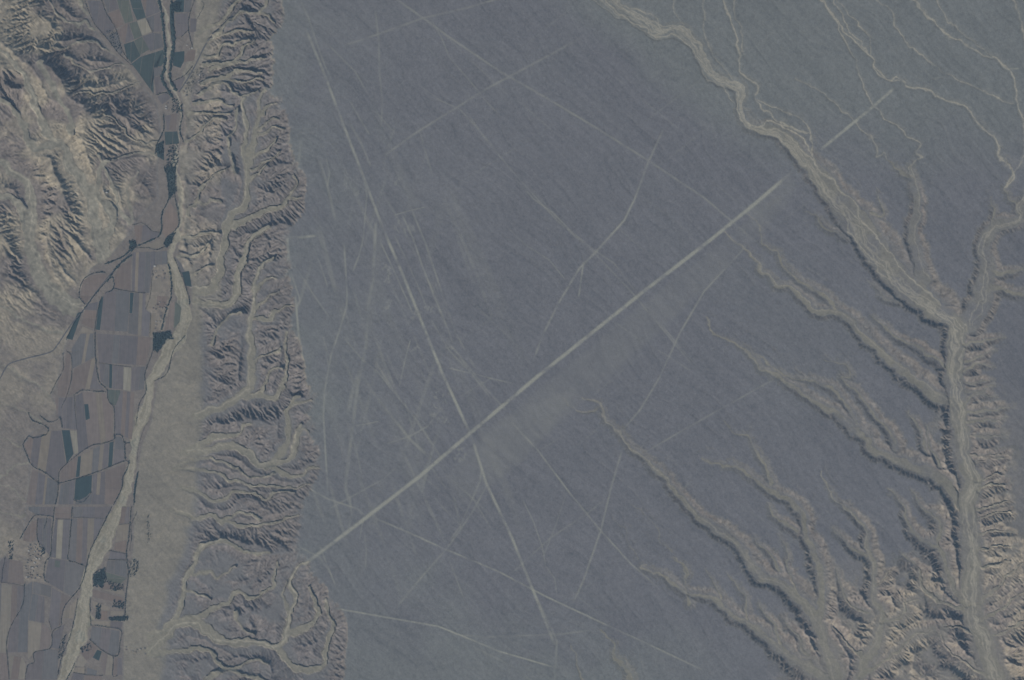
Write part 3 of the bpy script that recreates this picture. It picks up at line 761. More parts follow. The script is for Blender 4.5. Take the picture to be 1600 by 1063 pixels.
fld(C_((366,938),(452,908),(442,1060),(350,1060)), GREYM)
fld(C_((457,903),(558,878),(553,980),(500,1038),(448,1028)), DKGREEN)
fld(C_((562,878),(638,854),(638,1000),(562,1000)), MAUVE, [.35,.6], [MAUVE, TAN, MAUVE], 4)
fld(C_((642,856),(763,808),(756,880),(746,950),(688,1058),(640,1058)), BROWN)
fld(C_((460,1045),(560,990),(636,1004),(636,1060),(452,1060)), MAUVE)
fld(C_((398,130),(428,130),(426,330),(402,400),(350,390),(346,300),(378,250)), BROWN)
fld(C_((330,400),(380,402),(372,560),(340,500)), BROWN)
# sheet D: lower valley, west bank
fld(D_((332,80),(423,77),(405,328),(302,310)), BROWN, [.3,.62], [MAUVE, PALE, MAUVE], 3)
fld(D_((437,72),(636,72),(568,220),(530,320),(518,362),(412,323)), MAUVE, [.22,.38,.52,.7], [GREYM, BROWN, MAUVE, TAN, MAUVE], 2)
fld(D_((292,318),(404,332),(513,370),(478,490),(430,552),(302,478),(267,440)), GREYM, [.5], [MAUVE, GREYM], 4)
fld(D_((330,330),(362,335),(358,375),(328,370)), OLIVE)
fld(D_((197,462),(308,490),(303,558),(191,530)), GREYM)
fld(D_((190,536),(264,556),(264,718),(167,698)), MAUVE)
fld(D_((312,502),(428,560),(374,650),(364,728),(312,758),(292,690)), BROWN, [.5], [MAUVE, BROWN], 5)
fld(D_((382,652),(470,562),(440,688),(378,688)), TAN)
fld(D_((-60,468),(138,492),(128,600),(40,760),(30,898),(-60,898)), BROWN, [.3,.62,.8], [MAUVE, TAN, BROWN, MAUVE], 2)
fld(D_((142,492),(188,462),(186,535),(163,698),(158,898),(37,898),(47,762),(112,640)), GREYM, [.45], [MAUVE, GREYM], 2)
fld(D_((167,702),(264,721),(298,762),(308,800),(288,868),(200,898),(163,940)), BROWN, [.55], [TAN, BROWN], 5)
fld(D_((322,772),(390,722),(350,878),(304,868)), MAUVE)
fld(D_((202,902),(290,877),(348,887),(343,1066),(147,1066),(162,972),(202,962)), MAUVE, [.5], [MAUVE, GREYM], 5)
fld(D_((42,912),(130,932),(150,978),(140,1066),(52,1066)), TAN)
fld(D_((-60,902),(30,902),(46,1066),(-60,1066)), BROWN)
fld(D_((10,312),(128,342),(138,478),(-60,462),(-60,400)), BROWN, [.5], [MAUVE, BROWN], 6)
fld(D_((142,152),(190,92),(218,82),(214,190),(180,218),(132,208)), BROWN)
fld(D_((226,72),(308,72),(296,300),(252,250),(222,200)), MAUVE)
fld(D_((167,0),(318,0),(318,58),(216,50),(167,20)), GREYM)
fld(D_((330,0),(433,0),(433,73),(332,73)), BROWN)
fld(D_((440,0),(680,0),(640,66),(440,64)), MAUVE)
# sheet D: east bank
fld(D_((742,0),(790,0),(785,98),(722,106),(735,60)), BROWN)
fld(D_((722,112),(785,104),(775,200),(702,218)), TAN)
fld(D_((702,222),(770,206),(764,284),(692,264)), RED)
fld(D_((672,272),(764,290),(769,324),(662,322)), MAUVE)
fld(D_((652,332),(769,330),(774,438),(642,398)), GREYM)
fld(D_((642,402),(772,441),(732,478),(652,455)), OLIVE)
fld(D_((634,472),(758,492),(755,548),(614,510)), TAN, [.5], [BROWN, TAN], 90)
fld(D_((562,510),(750,560),(748,598),(562,556)), BROWN)
fld(D_((562,580),(670,620),(662,642),(565,625)), TAN)
fld(D_((617,642),(655,642),(650,698),(607,698)), RED)
fld(D_((672,642),(755,642),(750,678),(672,668)), TAN)
fld(D_((557,702),(668,706),(668,744),(557,730)), TAN)
fld(D_((674,708),(748,712),(735,760),(674,748)), MAUVE)
fld(D_((557,738),(728,767),(720,898),(690,918),(622,883),(547,818)), GREYM)
fld(D_((500,870),(540,830),(588,862),(570,920),(520,950),(490,900)), BROWN)
fld(D_((590,882),(618,892),(600,950),(562,930)), DKGREEN)
fld(D_((488,905),(528,955),(502,988),(452,980)), TAN)
fld(D_((622,897),(688,927),(680,1038),(632,1038),(612,960)), TAN)
fld(D_((696,932),(740,932),(745,1038),(687,1038)), MAUVE)
fld(D_((460,992),(518,992),(513,1030),(442,1020)), TAN)
fld(D_((527,992),(590,1012),(583,1040),(527,1033)), GREYM)
fld(D_((440,1026),(508,1036),(505,1070),(430,1066)), MAUVE)
fld(D_((514,1040),(620,1046),(616,1070),(512,1070)), BROWN)

farmM = np.zeros((NY, NX), bool)
for P, c in FIELDS:
    farmM |= inside(P)
SETTLE = [B_((935,605),(1045,610),(1048,800),(1030,900),(990,1050),(905,1050),(890,780),(925,700)), D_((130,200),(290,230),(280,320),(265,460),(140,460),(125,330),(40,330),(30,200))]
for P in SETTLE: farmM |= inside(P)
farmS = sstep(.02, .45, blur(farmM.astype(float), 4))
flatv = np.maximum(farmS, ((GX > Wl + 3) & (GX < Wr)).astype(float) * (GY > -60))
flatv = np.maximum(farmS, blur(((GX > Wl + 3) & (GX < Wr)).astype(float), 2))
Hh = Hh * (1 - flatv) + z_v * flatv
Hh -= riverM * 1.6 + riverM * .5 * np.clip(braidM, 0, 1)
# the plain stays below its rim
H = Hh

# ------------------------------------------------------------------ ground colours (albedo)
def C3(*c): return np.array(c, float)
c_plain = C3(.129, .122, .121)
c_plain_g = C3(.144, .144, .128)
c_slope = C3(.215, .180, .128)
c_slope_p = C3(.185, .152, .120)
c_bluff = C3(.136, .117, .105)
c_fan = C3(.186, .163, .122)
c_wash = C3(.192, .172, .124)
c_braid = C3(.318, .285, .212)
c_hill = C3(.252, .214, .153)
c_hill2 = C3(.158, .131, .108)
c_river = C3(.262, .230, .160)
c_line = C3(.268, .258, .203)
c_soil = C3(.160, .134, .108)

def mix(A, c, m):
    return A * (1 - m[..., None]) + c * m[..., None]
gxx, gyy = grad(H); slope = np.hypot(gxx, gyy)
slopeb = blur(slope, 1)
big = fbm(180, 3); mid = fbm(40, 3); fine = vnoise(1.4); fine2 = vnoise(2.6)
col = np.empty((NY, NX, 3)); col[:] = c_plain
# greener gravel: north-east plain, rim of the plain, south
neM = sstep(-70, 10, (GX - 930) * .66 - (GY) * .75 + 8 * mid) * sstep(330, 140, GY + 12 * mid)
rimM = np.exp(-np.maximum(GX - Ed - 8, 0) / 100.) * .85 * np.clip(.8 + .3 * mid, .2, 1)
soM = sstep(880, 1050, GY + 25 * mid + .12 * (800 - GX)) * sstep(1250, 950, GX) * .8
patM = .15 * sstep(.35, 1.5, big)
gm = np.clip(np.maximum.reduce([neM * .95, rimM, soM, patM]), 0, 1)
col = mix(col, c_plain_g, gm)
eastM = sstep(1480, 1600, GX) * sstep(250, 420, GY)
col = mix(col, C3(.120, .113, .112), eastM)
st3 = pnoise(U / 30., (V + .7 * wob) / 1.9, 31)
tone = 1 + .05 * st1 + .055 * st2 + .05 * st3 + .065 * fine + .04 * fine2 + .015 * mid - .07 * rill
# remnant flats and slopes of the bluffs
bluff = sstep(1.5, 9, z_p - H) * sstep(-5, 7, GX - Ft + 4 * n9) * (GX < Ed + 40)
col = mix(col, C3(.138, .126, .115), bluff * .8)
sm = sstep(.7, 2.2, slopeb)
bank = sstep(.2, .8, slopeb) * (GX > 900)
var_s = sstep(-.8, .9, mid + .4 * fine2)[..., None]
cs = c_slope * var_s + c_slope_p * (1 - var_s)
badl = sstep(840, 960, GY + .35 * (GX - 1400) + 18 * mid) * sstep(1180, 1290, GX)
badl = np.maximum(badl, sstep(560, 760, GY) * sstep(1440, 1480, GX) * .6)
cs = cs * (1 + .22 * badl[..., None])
bw = (bluff * np.clip(.86 + .12 * mid, .4, 1))[..., None]
cs = cs * (1 - bw) + c_bluff * bw
rw = (sstep(950, 1000, GX) * (1 - badl) * np.clip(.75 + .25 * mid, .2, 1))[..., None]
cs = cs * (1 - rw) + C3(.150, .130, .106) * rw
col = mix(col, c_wash * .86, bank * .38 * (1 - sm))
col = col * (1 - sm[..., None] * .85) + cs * sm[..., None] * .85
col = mix(col, c_hill * .92, badl * .45 * (1 - sm))
apr = np.clip(blur(floorM, 5) * 1.5, 0, 1) * (GX < 560) * (GX > Wr)
col = mix(col, c_wash * .92, apr * .55)
# western hills
hv = sstep(-.7, .8, fbm(30, 3) + .35 * hn)[..., None]
ch = c_hill * hv + c_hill2 * (1 - hv)
yel = sstep(.9, 1.7, fbm(48, 2))
ch = ch * (1 - .5 * yel[..., None]) + C3(.270, .232, .165) * .5 * yel[..., None]
hw = sstep(-2, 4, Wl - GX)
hw2 = np.maximum(hw, sstep(3, -3, GX - 345) * (GX > Wr) * (GY < 500) * .55 * sstep(520, 440, GY))
col = col * (1 - hw2[..., None]) + ch * hw2[..., None]
lowh = hw * sstep(440, 560, GY)
col = mix(col, C3(.178, .152, .118), lowh * .55)
# fans and valley soil
fanM = sstep(-1, 1, GX - Wr) * sstep(10, -6, GX - Ft + 5 * n9) * (1 - sm)
col = mix(col, c_fan, fanM * .95)
fan_st = pnoise(GX / 40., GY / 7. + .1 * GX / 7. + .5 * mid, 21)
col *= (1 + .05 * fan_st * fanM)[..., None]
valM = blur(((GX > Wl) & (GX < Wr)).astype(float), 1)
col = mix(col, c_soil, valM)
# channel floors, braids, river
fl = floorM * (1 - flatv) * np.where(GX > 700, np.clip(.86 + .22 * vnoise(16) + .14 * vnoise(6), .35, 1), np.clip(.95 + .08 * vnoise(9), .6, 1))
col = mix(col, c_wash, np.clip(fl * .95, 0, 1))
col = mix(col, C3(.206, .186, .138), np.clip(fl, 0, 1) * hw * .95)
col = mix(col, C3(.185, .172, .135), np.clip(paleM, 0, 1) * .5)
for P_ in SETTLE:
    col = mix(col, C3(.215, .180, .135), blur(inside(P_).astype(float), 2) * np.clip(.75 + .3 * vnoise(5) + .2 * fine2, 0, 1))
trackM = np.zeros((NY, NX)); gulM = np.zeros((NY, NX))
for pts_ in (G_((0,545),(60,543),(270,545)), G_((-60,470),(20,465),(60,490),(150,480)), G_((120,825),(200,800),(270,772)), G_((0,300),(150,290),(220,330),(300,375)), G_((185,10),(240,0),(330,60),(370,100)), G_((300,375),(265,430),(275,540),(255,690)), H_((110,10),(60,200),(40,380),(0,420)), G_((60,545),(75,600),(50,650)), H_((20,400),(0,300),(60,230))):
    line_mask(trackM, dense(pts_, 4), .5, random.uniform(.3, .6), soft_=1.0, patch=.3)
for k in range(60):
    y0_ = random.uniform(520, 1000); x0_ = float(np.interp(y0_, gy, Ft[:, NX // 2])) - random.uniform(0, 30); ln_ = random.uniform(25, 75)
    pts_ = [(x0_ - ln_ * q / 5, y0_ + random.uniform(-4, 4) + q * random.uniform(-2, 5)) for q in range(6)]
    line_mask(gulM, dense(pts_, 4), random.uniform(.4, 1.0), random.uniform(.25, .7), soft_=1.6, patch=.3)
col = mix(col, C3(.125, .108, .085), np.clip(trackM, 0, 1) * fanM * .6)
col = mix(col, C3(.225, .196, .142), np.clip(gulM, 0, 1) * fanM * .9)
col *= (1 + fanM * (.03 * vnoise(40) + .03 * fan_st))[..., None]
rv = riverM
col = mix(col, c_river * .78, rv * np.interp(GY, [0, 230, 300], [.62, .62, 1]))
col = mix(col, C3(.135, .140, .110), rv * sstep(.7, 1.5, vnoise(10) + .4 * fine2) * .6)
inb = np.clip(braidM, 0, 1) * np.where(rv > .3, .75, .76)
col = mix(col, c_braid, inb)
col *= tone[..., None]
hillish = np.clip(hw2 + sm, 0, 1)
hillish = hillish * (1 - .7 * lowh)
col *= (1 + .10 * hillish * fine2 + .06 * hillish * vnoise(5))[..., None]

# ------------------------------------------------------------------ cleared lines on the plain
# points, half width, strength, softness, label
LINES = [
 ([(478,880),(560,818),(655,745),(745,668),(840,588),(925,520),(1000,460),(1110,375),(1180,318),(1238,268)], 3.7, 1.15, 2.0, 'long straight pale cleared line, brightest and widest, crossing the whole dark plain'),
 ([(600,360),(628,425),(650,480),(690,580),(735,678)], 2.7, .66, 2.2, 'pale line slanting down from the rubble patches to the brightest line'),
 ([(737,682),(760,755),(800,840),(830,915),(850,965),(866,1005)], 2.4, .48, 2.4, 'thin pale line continuing beyond the brightest line, crossing the lower diagonal'),
 ([(478,45),(505,110),(535,190),(560,255),(598,355)], 2.3, .42, 2.4, 'thin pale line down the upper plain beside the gullied rim'),
 ([(520,949),(565,957),(610,965),(685,978),(725,994),(780,1017),(866,1042)], 1.6, .72, 1.3, 'clear pale line with a slight bend starting at a gully head on the rim'),
 ([(588,810),(640,832),(690,855),(780,893),(850,930),(890,949),(935,970),(1000,1000),(1095,1045)], 1.5, .45, 1.6, 'pale diagonal line from the brightest line toward the small lower wash'),
 ([(1035,205),(1010,260),(992,310),(975,345),(930,395),(905,420),(872,475),(850,520),(832,565)], 1.8, .42, 1.8, 'broad faint line bending across the plain to meet the brightest line'),
 ([(912,408),(908,435),(904,464)], 1.6, .40, 1.4, 'short forked spur off the broad faint bending line'),
 ([(1165,385),(1100,455),(1062,520),(1030,590),(1000,640),(976,668)], 1.5, .36, 1.6, 'faint line running from the brightest line to the head of a gully'),
 ([(972,702),(955,760),(938,830),(912,905),(896,940)], 1.8, .34, 1.6, 'faint line continuing below the gully bank across the lower plain'),
 ([(800,660),(840,703),(890,770),(938,828),(985,880),(1025,915)], 1.6, .40, 1.4, 'straight faint line leading to the lowest gully head on the plain'),
 ([(612,-5),(665,32),(700,58),(780,112),(850,152),(930,200),(1010,250),(1100,310),(1180,378)], 1.9, .28, 1.8, 'very long faint track crossing the upper plain from corner to gully'),
 ([(725,170),(760,220),(815,285),(870,345),(925,392),(985,455),(1060,545),(1090,580)], 1.3, .22, 1.6, 'hair-thin line through the middle of the plain crossing the bending line'),
 ([(600,245),(645,212),(680,190),(760,140),(850,92),(905,62)], 1.8, .26, 2.0, 'faint line rising toward the braided wash across the upper plain'),
 ([(540,72),(600,52),(660,30),(730,14),(790,-4)], 1.8, .22, 2.0, 'faint line crossing the topmost part of the dark plain'),
 ([(1282,234),(1320,203),(1360,170),(1396,139)], 3.2, .95, 1.5, 'pale line across the green gravel between wash and meandering stream'),
 ([(1010,705),(1060,676),(1120,642),(1210,592)], 1.4, .24, 1.6, 'faint line from the gully bank toward the next gully on the plain'),
 ([(620,948),(660,900),(700,855),(738,800),(760,760)], 1.5, .30, 1.8, 'faint line from the bent rim line up to the crossing lines'),
 ([(800,895),(860,840),(920,800),(945,780)], 1.2, .20, 1.8, 'hair-thin short line between two faint lower lines'),
 ([(452,372),(475,371),(494,369)], 2.6, .42, 1.8, 'short pale bar of the angled clearing on the rim'),
 ([(450,372),(451,390),(452,410)], 3.0, .42, 1.8, 'short pale upright of the angled clearing on the rim'),
 ([(455,425),(470,470),(464,480),(468,520),(472,560)], 1.4, .30, 1.6, 'thin line hugging the gullied rim below the angled clearing'),
 ([(588,345),(585,400),(583,440),(575,485)], 3.0, .26, 2.4, 'broad pale band beside the rubble patches'),
 ([(574,500),(572,545),(560,600),(550,680),(540,760),(548,790)], 3.2, .22, 2.6, 'wide faint band running down the plain below the broad pale band'),
 ([(567,380),(560,405),(552,425)], 1.3, .38, 1.4, 'short bright dash left of the broad pale band'),
 ([(538,375),(543,460),(542,480),(530,520),(518,555),(508,610),(506,650),(510,720),(513,772)], 1.6, .32, 1.8, 'sinuous pale line running parallel to the gullied rim'),
 ([(510,545),(514,575)], 1.4, .28, 1.4, 'tiny spur beside the sinuous line'),
 ([(566,586),(590,622),(612,650),(640,685),(668,712)], 2.6, .26, 2.4, 'soft band slanting to the brightest line from the wide faint band'),
 ([(585,562),(615,610),(650,655),(690,715)], 1.8, .24, 2.0, 'thin slanting line close beside the soft band'),
 ([(642,530),(634,560),(624,606)], 1.1, .34, 1.2, 'short thin line standing alone between two slanting bands'),
 ([(640,320),(665,380),(690,455),(712,520),(745,580)], 1.6, .26, 2.0, 'second slanting line close to the rubble patches'),
 ([(700,535),(730,570),(760,608),(790,640)], 1.6, .24, 2.0, 'faint branch joining the brightest line near its middle'),
 ([(700,575),(745,585),(770,592),(805,600)], 1.0, .30, 1.2, 'short curved thread touching the brightest line'),
 ([(556,665),(575,662),(592,658)], 1.1, .32, 1.2, 'tiny dash across the wide faint band'),
 ([(605,693),(640,682),(670,665),(690,637)], 1.2, .26, 1.4, 'thin bent thread left of the brightest line'),
 ([(482,763),(515,780),(560,795),(570,805)], 1.4, .32, 1.6, 'short line from a gully head to the brightest line'),
 ([(616,337),(640,330),(666,324)], .9, .36, 1.0, 'fine straight dash above the rubble patches'),
 ([(515,795),(560,770),(600,748),(620,730)], 1.2, .20, 1.8, 'hair-thin line above and beside the brightest line near the rim'),
 ([(525,915),(515,890),(505,865),(500,850)], 1.2, .28, 1.6, 'thin track along the rim between two gully heads'),
 ([(690,735),(740,780),(770,830)], 1.2, .22, 1.8, 'faint short line below the brightest line'),
 ([(720,620),(745,604),(770,590)], 1.2, .20, 1.4, 'faint little thread crossing the slanting line'),
 ([(705,990),(760,995),(880,990),(922,984)], 1.4, .18, 2.0, 'barely visible thread near the small lower wash'),
 ([(830,915),(870,1000),(868,1040),(866,1070)], 1.8, .20, 2.4, 'faint track below the diagonal toward the lower edge of the plain'),
 ([(1590,108),(1575,109)], 1.8, .4, 1.2, 'tiny pale dash beside a stream on the green gravel'),
 ([(1458,124),(1475,121)], 1.6, .45, 1.2, 'tiny pale patch between two streams on the green gravel'),
 ([(545,190),(565,225),(580,262)], 2.0, .16, 2.4, 'soft short streak right of the thin upper line'),
 ([(500,250),(512,290),(525,345)], 2.2, .18, 2.6, 'soft streak on the green rim gravel above the angled clearing'),
 ([(885,770),(870,815),(845,880)], 1.0, .16, 1.6, 'barely visible short thread in the lower plain'),
 ([(1000,700),(1010,690)], 1.0, .2, 1.0, 'tiny bright fleck on the gully bank'),
 ([(470,855),(500,870),(520,900)], 1.2, .22, 1.6, 'short worn patch where the brightest line meets the rim'),
 ([(740,1010),(800,1040),(840,1070)], 1.6, .16, 2.2, 'faint track below the bent rim line'),
 (Zc(420,280,K2,(530,0),(545,90),(525,330),(500,430),(470,500)), 1.2, .30, 1.6, 'thin line passing left of the broad pale band'),
 (Zc(420,280,K2,(740,200),(800,330),(850,480),(930,680),(1000,850),(1020,905)), 1.5, .34, 1.8, 'patchy line right of the line from the rubble patches'),
 (Zc(420,280,K2,(690,300),(760,440),(830,600),(880,720)), 1.1, .24, 1.6, 'thin companion between two slanting rubble lines'),
 (Zc(420,280,K2,(250,380),(290,480),(330,600)), 1.2, .26, 1.6, 'short thread below the angled clearing'),
 (Zc(420,280,K2,(130,460),(180,530),(250,640),(340,770)), 1.1, .24, 1.6, 'thin slanting thread leaving the foot of the angled clearing'),
 (Zc(420,280,K2,(150,640),(165,850),(185,960),(205,1040)), 1.6, .34, 1.8, 'pale line close along the rim beside the long gullies'),
 (Zc(420,280,K2,(420,880),(520,1000),(600,1063),(680,1160)), 1.3, .26, 1.8, 'thin line slanting off the sinuous rim line'),
 (Zc(420,280,K2,(900,780),(1000,950),(1110,1063),(1180,1150)), 1.2, .26, 1.8, 'thin line slanting past the end of the patchy line'),
 (Zc(420,280,K2,(620,350),(700,520),(780,700),(800,750)), 1.2, .30, 1.6, 'thin line joining the rubble line from its left'),
 (Zc(420,280,K2,(300,870),(330,960),(350,1000)), 1.3, .26, 1.6, 'tiny fork on the sinuous rim line'),
 (Zc(420,0,K2,(175,0),(225,110),(270,250),(310,360),(350,450)), 1.4, .24, 2.0, 'faint twin of the thin upper line beside the rim'),
 (Zc(420,0,K2,(330,250),(400,320),(480,400),(560,540),(610,640),(700,740)), 1.2, .20, 1.8, 'hair-thin track crossing the upper plain near the rim'),
 (Zc(420,0,K2,(450,560),(500,650),(560,750)), 1.6, .22, 1.8, 'short soft streak between two upper lines'),
 (Zc(420,0,K2,(590,50),(610,220),(615,400),(630,560),(625,700)), 1.6, .20, 2.2, 'soft upright streak in the upper plain'),
 (Zc(420,0,K2,(900,110),(960,220),(1000,320),(1060,390),(1120,460),(1200,560),(1276,640)), 1.1, .22, 1.6, 'hair-thin line branching off the very long faint track'),
 (Zc(420,0,K2,(840,480),(950,560),(1060,610),(1160,720),(1276,850)), 1.2, .22, 1.6, 'thin track running away under the rising faint line'),
 (Zc(420,0,K2,(320,880),(340,960),(325,1040)), 1.4, .26, 1.6, 'small pale tick on the rim gravel'),
 (Zc(420,560,K2,(1060,0),(1130,90),(1180,160),(1230,220)), 1.3, .26, 1.6, 'short line ending just above the brightest line'),
 (Zc(420,560,K2,(900,600),(960,690),(1040,790)), 1.1, .28, 1.4, 'thin short line under the middle of the brightest line'),
 (Zc(420,560,K2,(1180,600),(1170,680),(1130,770),(1060,930),(1000,1010)), 1.3, .26, 1.8, 'thin line forking down from the crossing lines'),
 (Zc(420,560,K2,(920,770),(980,840),(1060,920)), 1.2, .24, 1.6, 'thin dash parallel to the forking line'),
 (Zc(420,560,K2,(450,760),(460,860),(440,960)), 1.6, .20, 2.0, 'soft streak meeting the brightest line near the rim'),
 (Zc(420,560,K2,(520,930),(525,880),(505,1000)), 1.2, .24, 1.4, 'tiny tick just below the brightest line'),
 (Zc(460,763,K2,(390,250),(400,340),(395,440)), 1.4, .24, 1.8, 'short upright streak below the brightest line near the rim'),
 (Zc(460,763,K2,(860,400),(890,480),(950,640)), 1.2, .20, 1.6, 'thin short thread below the lower diagonal'),
 (Zc(740,763,K2,(270,60),(330,180),(380,320),(400,430),(450,500),(460,590)), 1.0, .26, 1.4, 'fine crooked thread between the lower diagonal and the brightest line'),
 (Zc(740,280,K2,(230,0),(330,110),(440,190),(540,290),(660,390),(780,470),(900,630)), 1.2, .24, 1.6, 'thin track meeting the bending line at its fork'),
 (Zc(740,280,K2,(180,260),(280,360),(420,450),(510,560)), 1.1, .22, 1.6, 'thin thread ending against the bending line'),
 (Zc(740,280,K2,(780,790),(920,890),(1060,970),(1200,1063)), 1.2, .22, 1.6, 'faint line leaving the lower side of the brightest line'),
 (Zc(740,280,K2,(1050,820),(1140,930),(1240,1040)), 1.0, .26, 1.3, 'fine straight thread near the head of the middle gully'),
]
ZONES = [  # wide cleared trapezoids: polygon, strength, label
 ([(1236,288),(1120,385),(1000,478),(900,560),(800,642),(735,700),(700,742),(722,790),(790,742),(870,665),(950,590),(1050,500),(1150,402),(1238,312)], .11, 'wide faint cleared band along the lower side of the brightest line'),
 ([(745,672),(905,602),(862,668),(765,765)], .08, 'faint four-sided clearing between the brightest line and a gully'),
 ([(1160,330),(1235,275),(1245,290),(1205,325),(1175,338)], .12, 'small clearing at the upper end of the brightest line'),
]
def zone_mask(P, st):
    m = sstep(.05, .9, blur(inside(P).astype(float), 24))
    return m * st * np.clip(1 + .25 * mid + .45 * st1, 0, 2.0)
onplain = (1 - sm) * (1 - np.clip(floorM, 0, 1) * .7)
for P, st, lab in ZONES:
    col = mix(col, c_line * .92, np.clip(zone_mask(P, st), 0, 1) * onplain)
for pts, hw_, st, so, lab in LINES:
    Mk = np.zeros((NY, NX)); st = st if st > .8 else min(.8, st * 1.45)
    line_mask(Mk, dense(pts, 4, smooth=False), hw_ * .52, st, soft_=so * .8, patch=.38, warp=False, taper=.06)
    col = mix(col, c_line, np.clip(Mk * .92, 0, 1) * onplain)
# worn scuffs left by feet and wind, too faint to be lines of their own
scuf = np.zeros((NY, NX))
for k in range(46):
    x = random.uniform(470, 700); y = random.uniform(180, 760); ln = random.uniform(60, 220)
    dx_ = random.choice((random.uniform(.25, .55), random.uniform(.25, .55), random.uniform(-.35, -.05)))
    line_mask(scuf, dense([(x, y), (x + dx_ * ln * .5 + random.uniform(-3, 3), y + ln * .5), (x + dx_ * ln, y + ln)], 5), random.uniform(.5, 2.2), random.uniform(.08, .24), soft_=random.uniform(1.2, 3), patch=.5, warp=False, taper=.25)
for k in range(16):
    x = random.uniform(470, 760); y = random.uniform(150, 700); ln = random.uniform(120, 330); dx_ = random.choice((.38, .45, .3, -.12, -.25))
    line_mask(scuf, dense([(x, y), (x + dx_ * ln, y + ln)], 5), random.uniform(2, 6), random.uniform(.07, .15), soft_=random.uniform(4, 8), patch=.3, warp=False, taper=.3)
for k in range(40):
    x = random.uniform(560, 1250); y = random.uniform(-10, 1000); ln = random.uniform(60, 240); a = random.choice((.72, .8, .66, -.62, -.75)) + random.uniform(-.08, .08)
    line_mask(scuf, dense([(x, y), (x + math.cos(a) * ln, y + math.sin(a) * ln)], 5), random.uniform(.3, .9), random.uniform(.06, .18), soft_=random.uniform(1, 2), patch=.5, warp=False, taper=.3)
col = mix(col, c_line, scuf * onplain * sstep(6, 16, GX - Ed))
# scattered rubble patches near the middle of the rim
RUB = []
for (cx, cy, n, sp) in [(601,423,7,6),(607,437,6,6),(640,357,10,8),(622,352,6,7),(611,475,6,8),(655,490,8,9),(648,545,6,5),(675,480,8,9),(700,540,8,10),(690,620,10,14),(685,650,10,14),(720,710,8,10),(562,300,5,5),(540,290,5,8),(622,280,4,6)]:
    for k in range(n):
        a = random.uniform(0, 6.28); r = sp * math.sqrt(random.random())
        RUB.append((cx + r * math.cos(a), cy + r * math.sin(a), random.uniform(.5, 1.5)))
rubM = np.zeros((NY, NX))
for x, y, r in RUB:
    line_mask(rubM, np.array([(x, y), (x + random.uniform(-3, 3), y + random.uniform(1, 5))]), r, random.uniform(.2, .5), soft_=1.0)
col = mix(col, c_line * 1.05, rubM * .8)
col = np.clip(col, .02, .8)

# ------------------------------------------------------------------ materials
def new_mat(name):
    m = bpy.data.materials.new(name); m.use_nodes = True
    nt = m.node_tree; b = nt.nodes['Principled BSDF']
    b.inputs['Roughness'].default_value = .95
    b.inputs['Specular IOR Level'].default_value = .12
    return m, nt, b
def ground_material():
    m, nt, b = new_mat('desert_ground')
    at = nt.nodes.new('ShaderNodeAttribute'); at.attribute_name = 'soil'
    geo = nt.nodes.new('ShaderNodeNewGeometry')
    n1 = nt.nodes.new('ShaderNodeTexNoise'); n1.inputs['Scale'].default_value = .13; n1.inputs['Detail'].default_value = 4; n1.inputs['Roughness'].default_value = .75
    nt.links.new(geo.outputs['Position'], n1.inputs['Vector'])
    mr = nt.nodes.new('ShaderNodeMapRange'); mr.inputs['From Min'].default_value = .25; mr.inputs['From Max'].default_value = .75
    mr.inputs['To Min'].default_value = .74; mr.inputs['To Max'].default_value = 1.26
    nt.links.new(n1.outputs['Fac'], mr.inputs['Value'])
    mx = nt.nodes.new('ShaderNodeVectorMath'); mx.operation = 'SCALE'
    nt.links.new(at.outputs['Color'], mx.inputs[0]); nt.links.new(mr.outputs['Result'], mx.inputs['Scale'])
    nt.links.new(mx.outputs['Vector'], b.inputs['Base Color'])
    n2 = nt.nodes.new('ShaderNodeTexNoise'); n2.inputs['Scale'].default_value = .11; n2.inputs['Detail'].default_value = 3
    nt.links.new(geo.outputs['Position'], n2.inputs['Vector'])
    bp = nt.nodes.new('ShaderNodeBump'); bp.inputs['Strength'].default_value = .35; bp.inputs['Distance'].default_value = 1.6
    nt.links.new(n2.outputs['Fac'], bp.inputs['Height']); nt.links.new(bp.outputs['Normal'], b.inputs['Normal'])
    return m
M_GROUND = ground_material()
def plain_material(name, c, var=.12, scale=.08):
    m, nt, b = new_mat(name)
    geo = nt.nodes.new('ShaderNodeNewGeometry')
    n1 = nt.nodes.new('ShaderNodeTexNoise'); n1.inputs['Scale'].default_value = scale; n1.inputs['Detail'].default_value = 4
    nt.links.new(geo.outputs['Position'], n1.inputs['Vector'])
    rp = nt.nodes.new('ShaderNodeValToRGB')
    rp.color_ramp.elements[0].position = .3; rp.color_ramp.elements[1].position = .7
    rp.color_ramp.elements[0].color = tuple(v * (1 - var) for v in c) + (1,)
    rp.color_ramp.elements[1].color = tuple(v * (1 + var) for v in c) + (1,)
    nt.links.new(n1.outputs['Fac'], rp.inputs['Fac']); nt.links.new(rp.outputs['Color'], b.inputs['Base Color'])
    return m
